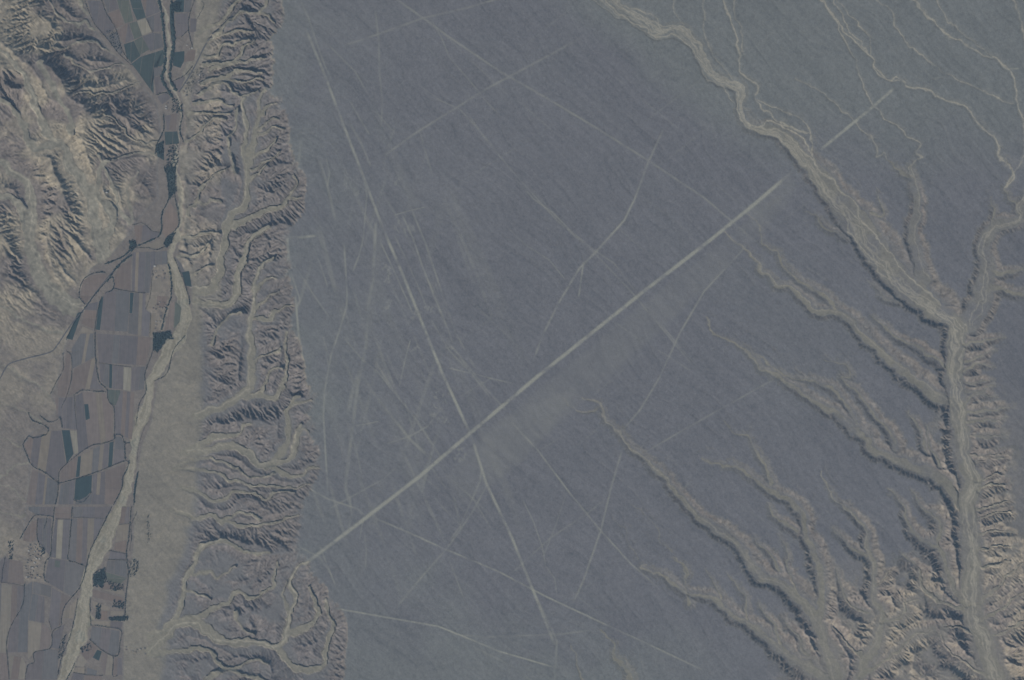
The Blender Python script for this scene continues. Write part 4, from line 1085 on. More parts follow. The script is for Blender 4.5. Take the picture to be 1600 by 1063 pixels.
def field_material():
    m, nt, b = new_mat('field_soil')
    oi = nt.nodes.new('ShaderNodeObjectInfo')
    geo = nt.nodes.new('ShaderNodeNewGeometry')
    n1 = nt.nodes.new('ShaderNodeTexNoise'); n1.inputs['Scale'].default_value = .03; n1.inputs['Detail'].default_value = 5
    nt.links.new(geo.outputs['Position'], n1.inputs['Vector'])
    mp = nt.nodes.new('ShaderNodeMapping'); mp.inputs['Rotation'].default_value = (0, 0, math.radians(-4)); mp.inputs['Scale'].default_value = (.09, .004, 1)
    nt.links.new(geo.outputs['Position'], mp.inputs['Vector'])
    n2 = nt.nodes.new('ShaderNodeTexNoise'); n2.inputs['Scale'].default_value = 1.0; n2.inputs['Detail'].default_value = 2
    nt.links.new(mp.outputs['Vector'], n2.inputs['Vector'])
    ad = nt.nodes.new('ShaderNodeMath'); ad.operation = 'ADD'
    nt.links.new(n1.outputs['Fac'], ad.inputs[0]); nt.links.new(n2.outputs['Fac'], ad.inputs[1])
    mr = nt.nodes.new('ShaderNodeMapRange'); mr.inputs['From Min'].default_value = .6; mr.inputs['From Max'].default_value = 1.4
    mr.inputs['To Min'].default_value = .82; mr.inputs['To Max'].default_value = 1.18
    nt.links.new(ad.outputs[0], mr.inputs['Value'])
    mx = nt.nodes.new('ShaderNodeVectorMath'); mx.operation = 'SCALE'
    nt.links.new(oi.outputs['Color'], mx.inputs[0]); nt.links.new(mr.outputs['Result'], mx.inputs['Scale'])
    nt.links.new(mx.outputs['Vector'], b.inputs['Base Color'])
    return m
M_FIELD = field_material()
M_LEAF = plain_material('tree_foliage', (.026, .040, .036), .4, .12)
M_ROAD = plain_material('road_gravel', (.085, .080, .078), .15, .05)
M_WALL = plain_material('adobe_wall', (.22, .18, .14), .15)
M_ROOFS = [plain_material('roof_pale', (.27, .24, .19), .15), plain_material('roof_grey', (.14, .13, .12), .2), plain_material('roof_white', (.40, .38, .34), .1), plain_material('roof_earth', (.18, .135, .105), .15)]

# ------------------------------------------------------------------ ground sheet, cut along its kinds of ground
def mirror(v, lo, hi):
    L = hi - lo
    u = np.mod(v - lo, 2 * L)
    return lo + np.where(u > L, 2 * L - u, u)
def outer(step0, n, grow, start, sign):
    out = []; v = start; s = step0
    for _ in range(n):
        v += sign * s; out.append(v); s *= grow
    return out
far = outer(3, 74, 1.055, 0, 1)
fxl = [gx[0] - f for f in far][::-1]; fxr = [gx[-1] + f for f in far]
fyl = [gy[0] - f for f in far][::-1]; fyr = [gy[-1] + f for f in far]
ax = np.concatenate([fxl, gx, fxr]); ay = np.concatenate([fyl, gy, fyr])
nfx = len(fxl); nfy = len(fyl)
AX, AY = np.meshgrid(ax, ay)
mxx = mirror(AX, gx[0], gx[-1]); myy = mirror(AY, gy[0], gy[-1])
HA = bil(H, mxx, myy); CA = bil(col, mxx, myy)
HA[nfy:nfy + NY, nfx:nfx + NX] = H; CA[nfy:nfy + NY, nfx:nfx + NX] = col
NAX, NAY = len(ax), len(ay)
# kinds: 0 plain, 1 bluffs, 2 western hills, 3 valley floor, 4 river bed, 5 dry washes, 6 badlands, 7 far desert
fx = (gx[:-1] + gx[1:]) / 2; fy = (gy[:-1] + gy[1:]) / 2
def fc(A): return (A[:-1, :-1] + A[1:, :-1] + A[:-1, 1:] + A[1:, 1:]) / 4
kind = np.full((NAY - 1, NAX - 1), 7, np.int8)
kf = np.zeros((NY - 1, NX - 1), np.int8)
FX, FY = np.meshgrid(fx, fy)
kf[(fc(bluff) > .5) & (fc(GX - Ed) < 40)] = 1
kf[fc(GX - Ft) < 0] = 3
kf[fc(GX - Wl) < 0] = 2
kf[(fc(badl) > .5) | ((fc(slopeb) > 1.2) & (FX > 1000))] = 6
kf[(fc(floorK) > .5) & (kf != 3)] = 5
kf[fc(riverM) > .5] = 4
kind[nfy:nfy + NY - 1, nfx:nfx + NX - 1] = kf
wx, wy = world_xy(AX, AY)
VERT = np.stack([wx, wy, HA], -1).reshape(-1, 3).astype(np.float32)
CC = np.concatenate([CA.reshape(-1, 3), np.ones((NAX * NAY, 1))], 1).astype(np.float32)

def grid_object(name, mask, label):
    jj, ii = np.nonzero(mask)
    v0 = jj * NAX + ii
    Q = np.stack([v0, v0 + NAX, v0 + NAX + 1, v0 + 1], 1)      # counter-clockwise seen from above
    used = np.zeros(NAX * NAY, bool); used[Q.ravel()] = True
    new = np.cumsum(used) - 1
    Q = new[Q]
    me = bpy.data.meshes.new(name)
    V = VERT[used]; nq = len(Q)
    me.vertices.add(len(V)); me.vertices.foreach_set('co', V.ravel())
    me.loops.add(nq * 4); me.loops.foreach_set('vertex_index', Q.ravel().astype(np.int32))
    me.polygons.add(nq); me.polygons.foreach_set('loop_start', np.arange(0, nq * 4, 4, dtype=np.int32))
    me.polygons.foreach_set('use_smooth', np.ones(nq, bool))
    at = me.attributes.new('soil', 'FLOAT_COLOR', 'POINT'); at.data.foreach_set('color', CC[used].ravel())
    me.materials.append(M_GROUND)
    me.update(calc_edges=True)
    o = bpy.data.objects.new(name, me); COL.objects.link(o)
    o['kind'] = 'structure'; o['label'] = label; o['category'] = 'ground'
    return o
grid_object('desert_plain', kind == 0, 'dark stony desert plain crossed by pale lines')
grid_object('gullied_bluffs', kind == 1, 'steep gullied bluffs between the plain and the farmed valley')
grid_object('barren_hills', kind == 2, 'tan barren hills with sharp ridges west of the farmed valley')
grid_object('valley_floor', kind == 3, 'flat valley floor and pale gravel fans beside the river')
grid_object('river_bed', kind == 4, 'pale braided gravel river bed winding through the fields')
grid_object('dry_washes', kind == 5, 'sandy floors of the dry washes and gullies')
grid_object('eroded_badlands', kind == 6, 'eroded tan banks and ridges along the dry washes')
grid_object('outer_desert', kind == 7, 'desert continuing around the valley and plain')

def ground_z(x, y): return bil(H, x, y)
def mesh_obj(name, verts, faces, mat, smooth=False):
    me = bpy.data.meshes.new(name); me.from_pydata([tuple(v) for v in verts], [], faces)
    me.materials.append(mat)
    if smooth: me.polygons.foreach_set('use_smooth', [True] * len(me.polygons))
    me.update()
    o = bpy.data.objects.new(name, me); COL.objects.link(o)
    return o
def tag(o, label, cat, group=None, kind=None):
    o['label'] = label; o['category'] = cat
    if group: o['group'] = group
    if kind: o['kind'] = kind

# ------------------------------------------------------------------ cleared lines as strips laid on the plain
def strip(name, pts, halfw, lift, n_across=7, mat=None, step=2.4, smooth=False):
    P = dense(pts, step, smooth=smooth)[:, :2]
    tan = np.gradient(P, axis=0); tan /= np.linalg.norm(tan, axis=1)[:, None] + 1e-9
    nr = np.stack([-tan[:, 1], tan[:, 0]], 1)
    u = np.linspace(-1, 1, n_across)
    jit = 1 + .18 * np.array([random.uniform(-1, 1) for _ in range(len(P))])
    Q = P[:, None, :] + nr[:, None, :] * (u[None, :, None] * halfw * jit[:, None, None])
    x, y = Q[..., 0], Q[..., 1]
    z = ground_z(x, y) + lift
    c = bil(col, x, y).reshape(-1, 3)
    X, Y = world_xy(x, y)
    V = np.stack([X, Y, z], -1).reshape(-1, 3)
    n = len(P); faces = []
    for k in range(n - 1):
        for a in range(n_across - 1):
            i = k * n_across + a
            faces.append((i, i + 1, i + n_across + 1, i + n_across))
    o = mesh_obj(name, V, faces, mat or M_GROUND, True)
    if len(faces) and o.data.polygons[0].normal.z < 0: o.data.flip_normals()
    at = o.data.attributes.new('soil', 'FLOAT_COLOR', 'POINT')
    at.data.foreach_set('color', np.concatenate([c, np.ones((len(c), 1))], 1).astype(np.float32).ravel())
    return o
LG = 'cleared lines and shapes on the desert plain'
order = sorted(range(len(LINES)), key=lambda k: LINES[k][2])
for r_, k in enumerate(order):
    pts, hw_, st, so, lab = LINES[k]
    o = strip('geoglyph', pts, hw_ * .6 + so * .7, .30 + .005 * r_)
    tag(o, lab, 'geoglyph', LG)
for q, (P, st, lab) in enumerate(ZONES):
    m = inside(P)
    jj, ii = np.nonzero(m[:-1:2, :-1:2]); jj = jj * 2; ii = ii * 2
    vid = {}; V = []; Fc = []; cc = []
    def vtx(j, i):
        if (j, i) not in vid:
            vid[(j, i)] = len(V); X, Y = world_xy(gx[i], gy[j]); V.append((float(X), float(Y), float(H[j, i]) + .16 + .03 * q)); cc.append(col[j, i])
        return vid[(j, i)]
    for j, i in zip(jj, ii):
        if j + 2 < NY and i + 2 < NX:
            Fc.append((vtx(j, i), vtx(j + 2, i), vtx(j + 2, i + 2), vtx(j, i + 2)))
    o = mesh_obj('geoglyph', V, Fc, M_GROUND, True)
    at = o.data.attributes.new('soil', 'FLOAT_COLOR', 'POINT')
    at.data.foreach_set('color', np.concatenate([np.array(cc), np.ones((len(cc), 1))], 1).astype(np.float32).ravel())
    tag(o, lab, 'geoglyph', LG)

# ------------------------------------------------------------------ roads
def road(name, pts, hw_, label, lift=.5, mat=M_ROAD):
    o = strip(name, pts, hw_, lift, n_across=3, mat=mat, step=2.0, smooth=True)
    o['kind'] = 'structure'; o['label'] = label; o['category'] = 'road'
    return o
road('road', [(400,-22),(382,0),(352,33),(324,63),(301,107),(285,133),(278,143)], 1.0, 'straight dark road climbing from the valley head up the bluffs', 1.2)
road('road', C_((-40,330),(0,270),(20,230),(55,190),(150,160),(300,120),(345,75)) + B_((370,1063),(440,960),(510,880),(580,780),(650,690),(720,610),(800,530)), .9, 'dark road skirting the low hills on the western edge of the fields', 1.4)

# ------------------------------------------------------------------ fields
FC = {MAUVE: (.118, .103, .097), GREYM: (.112, .104, .096), BROWN: (.148, .116, .094), TAN: (.185, .156, .116), GREEN: (.045, .060, .054), DKGREEN: (.030, .046, .044), OLIVE: (.086, .092, .070), PALE: (.225, .200, .148), RED: (.166, .128, .100)}
CW = {MAUVE: 'mauve ploughed', GREYM: 'grey bare', BROWN: 'brown ploughed', TAN: 'tan stubble', GREEN: 'green crop', DKGREEN: 'dark green crop', OLIVE: 'olive crop', PALE: 'pale straw', RED: 'reddish bare'}
def shape_word(P):
    c = P - P.mean(0); u, s, vt = np.linalg.svd(c, full_matrices=False)
    q = c @ vt.T; l, w = np.ptp(q[:, 0]), np.ptp(q[:, 1])
    area = .5 * abs(np.dot(P[:, 0], np.roll(P[:, 1], 1)) - np.dot(P[:, 1], np.roll(P[:, 0], 1)))
    a = 'narrow' if l / max(w, .1) > 3.2 else ('long' if l / max(w, .1) > 2.1 else ('squarish' if l / max(w, .1) < 1.35 else 'oblong'))
    return ('large ' if area > 900 else ('small ' if area < 170 else 'mid-sized ')) + a
cent = np.array([P.mean(0) for P, c in FIELDS])
LAND = [((265,330),'below the river narrows'),((210,40),'at the valley head'),((235,90),'near the road junction at the valley head'),((280,40),'between river and road at the valley head'),((262,200),'in the river narrows'),((235,380),'by the hedge-lined fork below the narrows'),((140,440),'against the hills beside the western road'),((185,450),'west of the walled settlement'),((245,450),'inside the walled settlement'),((275,490),'on the river bank by the settlement'),((120,545),'where the western road leaves the hills'),((190,545),'south of the settlement'),((195,590),'around the bright straw strip'),((140,640),'around the enclosed green strip'),((195,650),'beside the river in the middle valley'),((70,710),'in the western bay of the hills'),((140,715),'between the two curved hedges'),((110,770),'around the large dark green plot'),((180,750),'on the river bank below the curved hedges'),((60,830),'just north of the village'),((100,830),'east of the village'),((145,820),'along the widening river'),((20,890),'west of the village'),((90,910),'south-east of the village'),((55,950),'south of the village'),((20,1000),'by the lane in the lower valley'),((75,1030),'at the lower end of the valley'),((185,830),'on the narrow east bank'),((175,890),'north of the tree-lined plots on the east bank'),((165,940),'among the tree-lined plots on the east bank'),((160,1000),'below the tree-lined plots on the east bank'),((140,1045),'at the lower end of the east bank')]
LP = np.array([l[0] for l in LAND], float)
labels = {}
recs = []
for k, (P, c) in enumerate(FIELDS):
    zt = lambda y: .02 * (1063 - y)
    base_lab = f'{shape_word(P)} {CW[c]} field {LAND[int(np.argmin(((LP - cent[k]) ** 2).sum(1)))][1]}'
    recs.append([k, base_lab])
from collections import Counter
cnt = Counter(r[1] for r in recs)
for r in recs:                                   # tell look-alikes apart by the neighbour they touch
    if cnt[r[1]] > 1:
        k = r[0]; d = ((cent - cent[k]) ** 2).sum(1); d[k] = 1e9
        nb = [j for j in np.argsort(d)[:4] if FIELDS[j][1] != FIELDS[k][1]]
        if nb: r[1] += f', by a {FIELDS[nb[0]][1]} plot' + (f' and a {FIELDS[nb[1]][1]} one' if len(nb) > 1 and FIELDS[nb[1]][1] != FIELDS[nb[0]][1] else '')
for r in recs:
    w_ = r[1].split()
    if len(w_) > 14: r[1] = ' '.join(w for w in w_ if w not in ('mid-sized', 'ploughed', 'the', 'stubble', 'bare'))
for k, lab in recs:
    P, c = FIELDS[k]
    lift = .30 + .012 * (k % 40)
    X, Y = world_xy(P[:, 0], P[:, 1]); Zt = .02 * (1063 - P[:, 1]) + lift
    n = len(P)
    V = [(X[i], Y[i], Zt[i]) for i in range(n)] + [(X[i], Y[i], Zt[i] - 2.0) for i in range(n)]
    Fs = [tuple(range(n))] + [(i, i + n, (i + 1) % n + n, (i + 1) % n) for i in range(n)]
    o = mesh_obj('crop_parcel', V, Fs, M_FIELD)
    if o.data.polygons[0].normal.z < 0: o.data.flip_normals()
    j = random.uniform(.90, 1.10); t = random.uniform(-.02, .04)
    o.color = (FC[c][0] * j * (1 + t), FC[c][1] * j, FC[c][2] * j * (1 - t), 1)
    lab = ' '.join(lab.split()[:16])
    tag(o, lab, 'crop parcel', 'farm fields on the valley floor')

# ------------------------------------------------------------------ hedges and groves: rows of small tree crowns
bmx = bmesh.new(); bmesh.ops.create_icosphere(bmx, subdivisions=1, radius=1.0)
ICO_V = np.array([v.co[:] for v in bmx.verts]); ICO_F = [tuple(v.index for v in f.verts) for f in bmx.faces]; bmx.free()
def crowns(name, spots, mat, spine=None, bw_=.4):
    V = []; Fs = []
    if spine is not None:                              # low continuous bank of scrub that the crowns stand in
        tan = np.gradient(spine, axis=0); tan /= np.linalg.norm(tan, axis=1)[:, None] + 1e-9
        nr = np.stack([-tan[:, 1], tan[:, 0]], 1)
        for k, p in enumerate(spine):
            for u, hh in ((-1, -.5), (0, 1.6), (1, -.5)):
                q = p + nr[k] * u * bw_; X, Y = world_xy(q[0], q[1]); V.append((float(X), float(Y), float(ground_z(q[0], q[1])) + hh))
        for k in range(len(spine) - 1):
            a = k * 3
            Fs += [(a, a + 3, a + 4, a + 1), (a + 1, a + 4, a + 5, a + 2)]
    for (x, y, r, h) in spots:
        X, Y = world_xy(x, y); z = float(ground_z(x, y))
        a = random.uniform(0, 6.28); ca_, sa_ = math.cos(a), math.sin(a)
        v = ICO_V * (1 + .28 * rng.standard_normal((len(ICO_V), 1)))
        v = v * np.array([r * PX * random.uniform(.8, 1.25), r * PX * random.uniform(.8, 1.25), h])
        v = np.stack([v[:, 0] * ca_ - v[:, 1] * sa_ + float(X), v[:, 0] * sa_ + v[:, 1] * ca_ + float(Y), v[:, 2] + z + h * .75], 1)
        o0 = len(V); V.extend(v.tolist()); Fs.extend([tuple(i + o0 for i in f) for f in ICO_F])
    return mesh_obj(name, V, Fs, mat)
def hedge(pts, label, r=.8, gap=1.2, miss=.06, group='tree hedges between the fields'):
    r = r * (.9 if r > 1 else .72); miss = miss + .08
    P = dense(pts, gap, smooth=True)
    sp = [(p[0] + random.uniform(-.6, .6), p[1] + random.uniform(-.6, .6), r * random.uniform(.4, 1.45), random.uniform(2, 6)) for p in P if random.random() > miss]
    o = crowns('hedgerow', sp, M_LEAF, P[:, :2], r * .38); tag(o, label, 'hedge', group)
HEDGES = [
 (A_((515,0),(545,80),(580,150),(650,230),(720,320),(800,395)), .7, .25, 'thin broken hedge along the foot of the hills at the valley head'),
 (A_((620,0),(650,80),(705,172),(745,300),(780,360)), .7, .1, 'straight hedge between the western fields at the valley head'),
 (A_((895,108),(932,195)), .5, .2, 'short hedge beside the pale straw field at the valley head'),
 (A_((970,0),(990,80),(1000,180),(1010,300),(1005,420),(990,470),(1020,540),(1055,595)), 2.0, .0, 'thick dark tree belt on the west bank of the upper river'),
 (A_((1045,40),(1055,150),(1065,240),(1055,330),(1045,400),(1040,480),(1080,555)), 2.2, .0, 'thick dark tree belt on the east bank of the upper river'),
 (A_((1190,0),(1160,90),(1155,180),(1180,290)), .7, .1, 'winding hedge between river and road at the valley head'),
 (A_((1155,180),(1110,220)), .6, .1, 'short slanting hedge meeting the winding hedge'),
 (A_((1230,0),(1250,30),(1210,110)), .6, .2, 'small crooked hedge below the bluffs at the valley head'),
 (A_((1060,495),(1130,460),(1180,400)), .8, .1, 'hedge beside the triangular field near the road end'),
 (A_((955,580),(1020,568),(1060,600)), .9, .05, 'short hedge across the neck of the upper fields'),
 (A_((1110,640),(1115,720),(1100,800),(1125,870)), 1.1, .05, 'tree line east of the fields in the river narrows'),
 (A_((1000,700),(1000,800),(960,880),(950,940)), 1.0, .05, 'curved tree line at the hill foot in the river narrows'),
 (B_((1005,0),(1030,100),(1030,200),(990,290),(985,400),(950,440),(840,490),(800,520)), 1.1, .0, 'long dark hedge curving round the reddish lens-shaped field'),
 (B_((1070,0),(1070,180),(1092,290),(1088,370),(1020,440)), .9, .05, 'hedge on the river side of the reddish lens-shaped field'),
 (B_((810,360),(870,348),(930,395),(985,405)), .6, .1, 'thin hedge arching over the mauve field below the hills'),
 (B_((830,500),(900,500),(960,512),(1010,490)), .7, .1, 'hedge under the small tan triangular field'),
 (B_((640,600),(740,560),(800,510)), 1.2, .0, 'broad hedge along the canal beside the hill fan'),
 (B_((655,705),(720,610),(800,545)), 1.4, .0, 'second broad hedge along the canal below the fork'),
 (B_((640,650),(560,660),(500,705),(480,800),(515,850)), .9, .05, 'hedge looping around the brown field against the hills'),
 (B_((515,870),(600,760),(680,680),(690,750),(640,780)), 1.0, .05, 'zigzag hedge between the western road and the big mauve fields'),
 (B_((690,752),(800,770),(890,780)), .6, .1, 'straight thin hedge across the big mauve fields'),
 (B_((575,1010),(590,900),(620,800)), .7, .1, 'hedge beside the tall dark green strip'),
 (B_((1030,600),(1045,680),(1045,800),(1010,900),(990,1000)), 1.1, .0, 'dark tree line between the settlement and the river bed'),
 (B_((1065,560),(1090,620),(1130,720),(1160,820),(1160,850)), .8, .05, 'tree line along the eastern edge of the river bed'),
 (B_((930,640),(920,780),(890,880)), .5, .3, 'broken hedge along the west wall of the settlement'),
 (B_((920,900),(915,1050)), .5, .2, 'short upright hedge below the settlement'),
 (B_((400,1063),(440,980),(500,890)), .9, .1, 'hedge along the western road beside the green wedge'),
 (C_((575,0),(580,150),(600,290),(645,345)), .9, .05, 'tall hedge dividing the middle valley fields'),
 (C_((600,187),(700,200),(800,212)), .45, .2, 'thin hedge above the bright straw strip'),
 (C_((445,388),(495,355),(560,360),(640,365)), .8, .03, 'hooked hedge on top of the enclosed brown field'),
 (C_((650,345),(660,420),(695,475),(697,640)), .7, .05, 'hedge on the river side of the enclosed brown field'),
 (C_((450,390),(455,500),(465,600)), .5, .15, 'thin hedge on the west side of the enclosed brown field'),
 (C_((460,760),(500,730),(560,695),(620,685),(690,660),(700,632),(740,635),(760,680),(790,678)), .9, .03, 'upper of the two curved hedges in the middle valley'),
 (C_((350,930),(450,905),(560,870),(660,830),(760,790)), .9, .03, 'lower of the two curved hedges in the middle valley'),
 (C_((460,760),(400,810),(355,860),(350,925)), .6, .08, 'hedge linking the two curved hedges at their western end'),
 (C_((130,690),(150,740),(190,820),(270,865),(350,928)), .9, .05, 'dark hedge rounding the western bay of fields'),
 (C_((350,930),(345,1000),(330,1063)), .9, .05, 'hedge running down from the western end of the lower curved hedge'),
 (C_((165,490),(190,540),(260,570),(290,600),(270,630),(200,650),(165,640),(130,690)), 1.0, .05, 'thicket band around the white knoll at the hill foot'),
 (C_((235,510),(290,550),(340,540),(360,520),(375,590)), .8, .05, 'hedge along the foot of the low hills above the western bay'),
 (C_((380,130),(378,230),(340,300),(300,380)), .6, .1, 'hedge beside the road along the low hills'),
 (C_((400,110),(432,150),(430,280),(405,380),(370,460)), .6, .1, 'winding thin hedge between the western road and the fields'),
 (C_((760,690),(765,780),(785,800),(770,850),(745,900),(740,960),(690,1063)), 1.0, .03, 'tree line on the west bank of the middle river'),
 (C_((935,30),(930,120),(885,250),(890,360),(850,440),(830,560)), .7, .2, 'broken tree line on the west bank above the bend'),
 (C_((1130,20),(1060,110),(1020,250),(940,300)), .7, .1, 'tree line on the outer bank of the upper bend'),
 (C_((840,860),(825,940),(815,1063)), 1.3, .05, 'dark thicket on the east bank of the middle river'),
 (C_((910,545),(880,590),(845,700),(835,800)), .45, .35, 'sparse bushes on the east bank of the middle river'),
 (C_((445,1032),(500,1045),(555,985)), .8, .1, 'ragged hedge under the large dark green plot'),
 (D_((325,0),(320,60),(310,150),(300,300),(270,340),(262,440),(290,470)), .8, .03, 'upright hedge east of the village'),
 (D_((435,0),(430,80),(415,250),(410,325),(460,345),(520,368)), .8, .05, 'long upright hedge turning toward the river'),
 (D_((320,60),(220,50),(180,80),(140,150),(110,200)), .8, .05, 'hedge curving round the fields north of the village'),
 (D_((222,70),(218,180),(235,240)), .7, .1, 'short hedge just north of the village houses'),
 (D_((280,70),(262,135)), .6, .15, 'tiny hedge inside the field north of the village'),
 (D_((330,75),(420,76)), .45, .2, 'thin hedge over the striped field east of the village'),
 (D_((440,66),(640,70)), .4, .3, 'sparse line of bushes across the striped river field'),
 (D_((680,0),(640,80),(590,180),(555,250),(530,330),(510,420),(480,500),(435,555)), .9, .05, 'tree line on the west bank of the widening river'),
 (D_((435,555),(385,620),(370,690),(365,735),(315,770),(300,870),(200,900),(200,960),(160,980),(145,1063)), .7, .06, 'long winding hedge through the lower western fields'),
 (D_((290,700),(310,760)), .5, .15, 'tiny spur of the winding hedge'),
 (D_((140,480),(130,600),(60,730),(30,830),(35,930),(45,1063)), .7, .1, 'hedge along the lane south of the village'),
 (D_((0,465),(70,475),(140,490)), .4, .25, 'sparse bushes across the fields west of the lane'),
 (D_((22,310),(5,400),(0,470)), .6, .1, 'short hedge at the western edge of the village fields'),
 (D_((470,560),(450,680),(420,800),(370,930),(345,1040)), .7, .12, 'tree line on the west bank of the lower river'),
 (D_((800,0),(785,180),(770,280),(780,420),(765,560),(760,700)), .9, .03, 'upright tree line closing the east bank plots'),
 (D_((835,30),(800,120),(800,200),(790,270)), .7, .25, 'loose scrub line above the east bank plots'),
 (D_((660,270),(720,280),(770,290)), .6, .1, 'short hedge above the first east bank plots'),
 (D_((660,326),(770,328)), .6, .1, 'straight short hedge below the first east bank plots'),
 (D_((720,110),(785,103)), .5, .2, 'tiny hedge high on the east bank'),
 (D_((550,728),(640,740),(735,762),(728,850),(720,910),(690,922),(620,885),(545,820)), .8, .05, 'hedge enclosing the large grey east bank field'),
 (D_((690,925),(685,1040),(715,1042)), .7, .1, 'hedge corner at the lower east bank'),
 (D_((455,950),(430,1010),(400,1063)), 1.0, .05, 'tree line on the east bank of the lowest river'),
 (D_((515,985),(512,1035)), .5, .15, 'tiny upright hedge in the lowest plots'),
 (D_((440,1022),(520,1036),(625,1042)), .5, .15, 'straight hedge across the lowest plots'),
 (D_((545,560),(545,650),(550,730)), .7, .1, 'tree line on the river side of the east bank plots'),
]
for pts, r, miss, lab in HEDGES:
    hedge(pts, lab, r=r, miss=miss)
def grove(poly, n, label, r=1.0):
    n = int(n * 2.2); r *= .8
    P = np.array(poly); x0, y0 = P.min(0); x1, y1 = P.max(0); sp = []
    tries = 0
    while len(sp) < n and tries < n * 30:
        tries += 1
        x, y = random.uniform(x0, x1), random.uniform(y0, y1); c = False
        for k in range(len(P)):
            (ax_, ay_), (bx_, by_) = P[k], P[(k + 1) % len(P)]
            if (ay_ > y) != (by_ > y) and x < (bx_ - ax_) * (y - ay_) / (by_ - ay_) + ax_: c = not c
        if c: sp.append((x, y, r * random.uniform(.6, 1.3), random.uniform(3, 7)))
    o = crowns('tree_grove', sp, M_LEAF)
    if r > .86:                                         # shrub layer between the trunks
        bmg = bmesh.new(); bmg.from_mesh(o.data)
        cen = P.mean(0); vs_ = []
        for q in P:
            for f_ in (0, .2, .4, .6, .8):
                q2 = q + (P[(list(map(tuple, P)).index(tuple(q)) + 1) % len(P)] - q) * f_
                q2 = cen + (q2 - cen) * random.uniform(.66, 1.0)
                X, Y = world_xy(q2[0], q2[1]); vs_.append(bmg.verts.new((float(X), float(Y), float(ground_z(q2[0], q2[1])) + 1.3)))
        fc_ = bmg.faces.new(vs_); fc_.normal_update()
        if fc_.normal.z < 0: fc_.normal_flip()
        bmg.to_mesh(o.data); bmg.free()
    tag(o, label, 'grove', 'groves on the valley floor', 'stuff')
grove(C_((935,0),(1045,-10),(1010,60),(960,125),(935,110)), 150, 'dark dense grove on the inside of the upper river bend', 1.2)
grove(B_((945,1030),(1040,1015),(1060,1063),(940,1063)), 60, 'dark grove under the settlement at the river', 1.2)
grove(B_((785,455),(830,450),(835,490),(790,510)), 22, 'small grove at the canal fork below the hills', 1.1)
grove(B_((1010,440),(1075,400),(1050,470),(1020,500),(1000,480)), 34, 'small grove at the tip of the reddish lens-shaped field', 1.1)
grove(D_((560,410),(640,370),(645,450),(625,500),(560,490)), 70, 'grove on the east bank across from the village fields', 1.1)
grove(D_((585,610),(612,590),(608,695),(580,690)), 40, 'upright grove among the east bank plots', 1.0)
grove(D_((660,680),(780,672),(775,705),(665,705)), 40, 'dark oblong grove below the east bank plots', 1.1)
grove(D_((690,575),(755,590),(750,630),(680,620)), 30, 'small grove among the east bank plots', 1.0)
grove(D_((640,455),(750,480),(755,520),(680,520)), 36, 'grove between two tan east bank plots', .9)
grove(D_((770,330),(850,320),(840,400),(790,460)), 34, 'scattered scrub on the gravel fan beside the plots', .8)
grove(D_((480,870),(540,840),(560,880),(500,900)), 22, 'scrub at the head of the lowest east bank plots', .8)
grove(D_((40,210),(75,205),(70,280),(62,330),(45,320)), 22, 'dark garden trees at the western edge of the village', .9)
grove(D_((235,240),(262,250),(265,290),(248,295)), 14, 'dark round clump at the eastern edge of the village', 1.0)
grove(D_((355,840),(400,780),(380,900),(345,960)), 36, 'scrub along the lower west bank', .7)
grove(B_((1015,0),(1075,0),(1078,150),(1065,190),(1035,190),(1020,90)), 70, 'dark riverside trees filling the narrow neck above the lens-shaped field', 1.0)
grove(A_((1040,880),(1095,880),(1085,1010),(1060,1063),(1015,1063),(1010,990)), 60, 'dark riverside trees in the narrows below the green plot', 1.0)
grove(A_((1055,600),(1110,620),(1115,690),(1050,690)), 30, 'clump of trees and gardens at the neck of the upper fields', .9)
grove(A_((1045,0),(1110,10),(1105,70),(1060,75)), 40, 'dark grove on the east bank at the very top of the valley', 1.2)
grove(A_((640,180),(710,190),(740,320),(700,290)), 26, 'scattered bushes beside the straight hedge at the valley head', .7)
grove(A_((950,890),(1000,870),(1000,985),(960,950)), 30, 'grove at the foot of the pale hill in the narrows', 1.0)
grove(E_((210,420),(300,410),(310,520),(250,580),(190,560)), 40, 'scattered shrubs around the houses at the road end', .6)
grove(H_((-50,60),(-40,40),(-20,200),(-45,220)), 16, 'sparse scrub low on the gravel fan', .6)

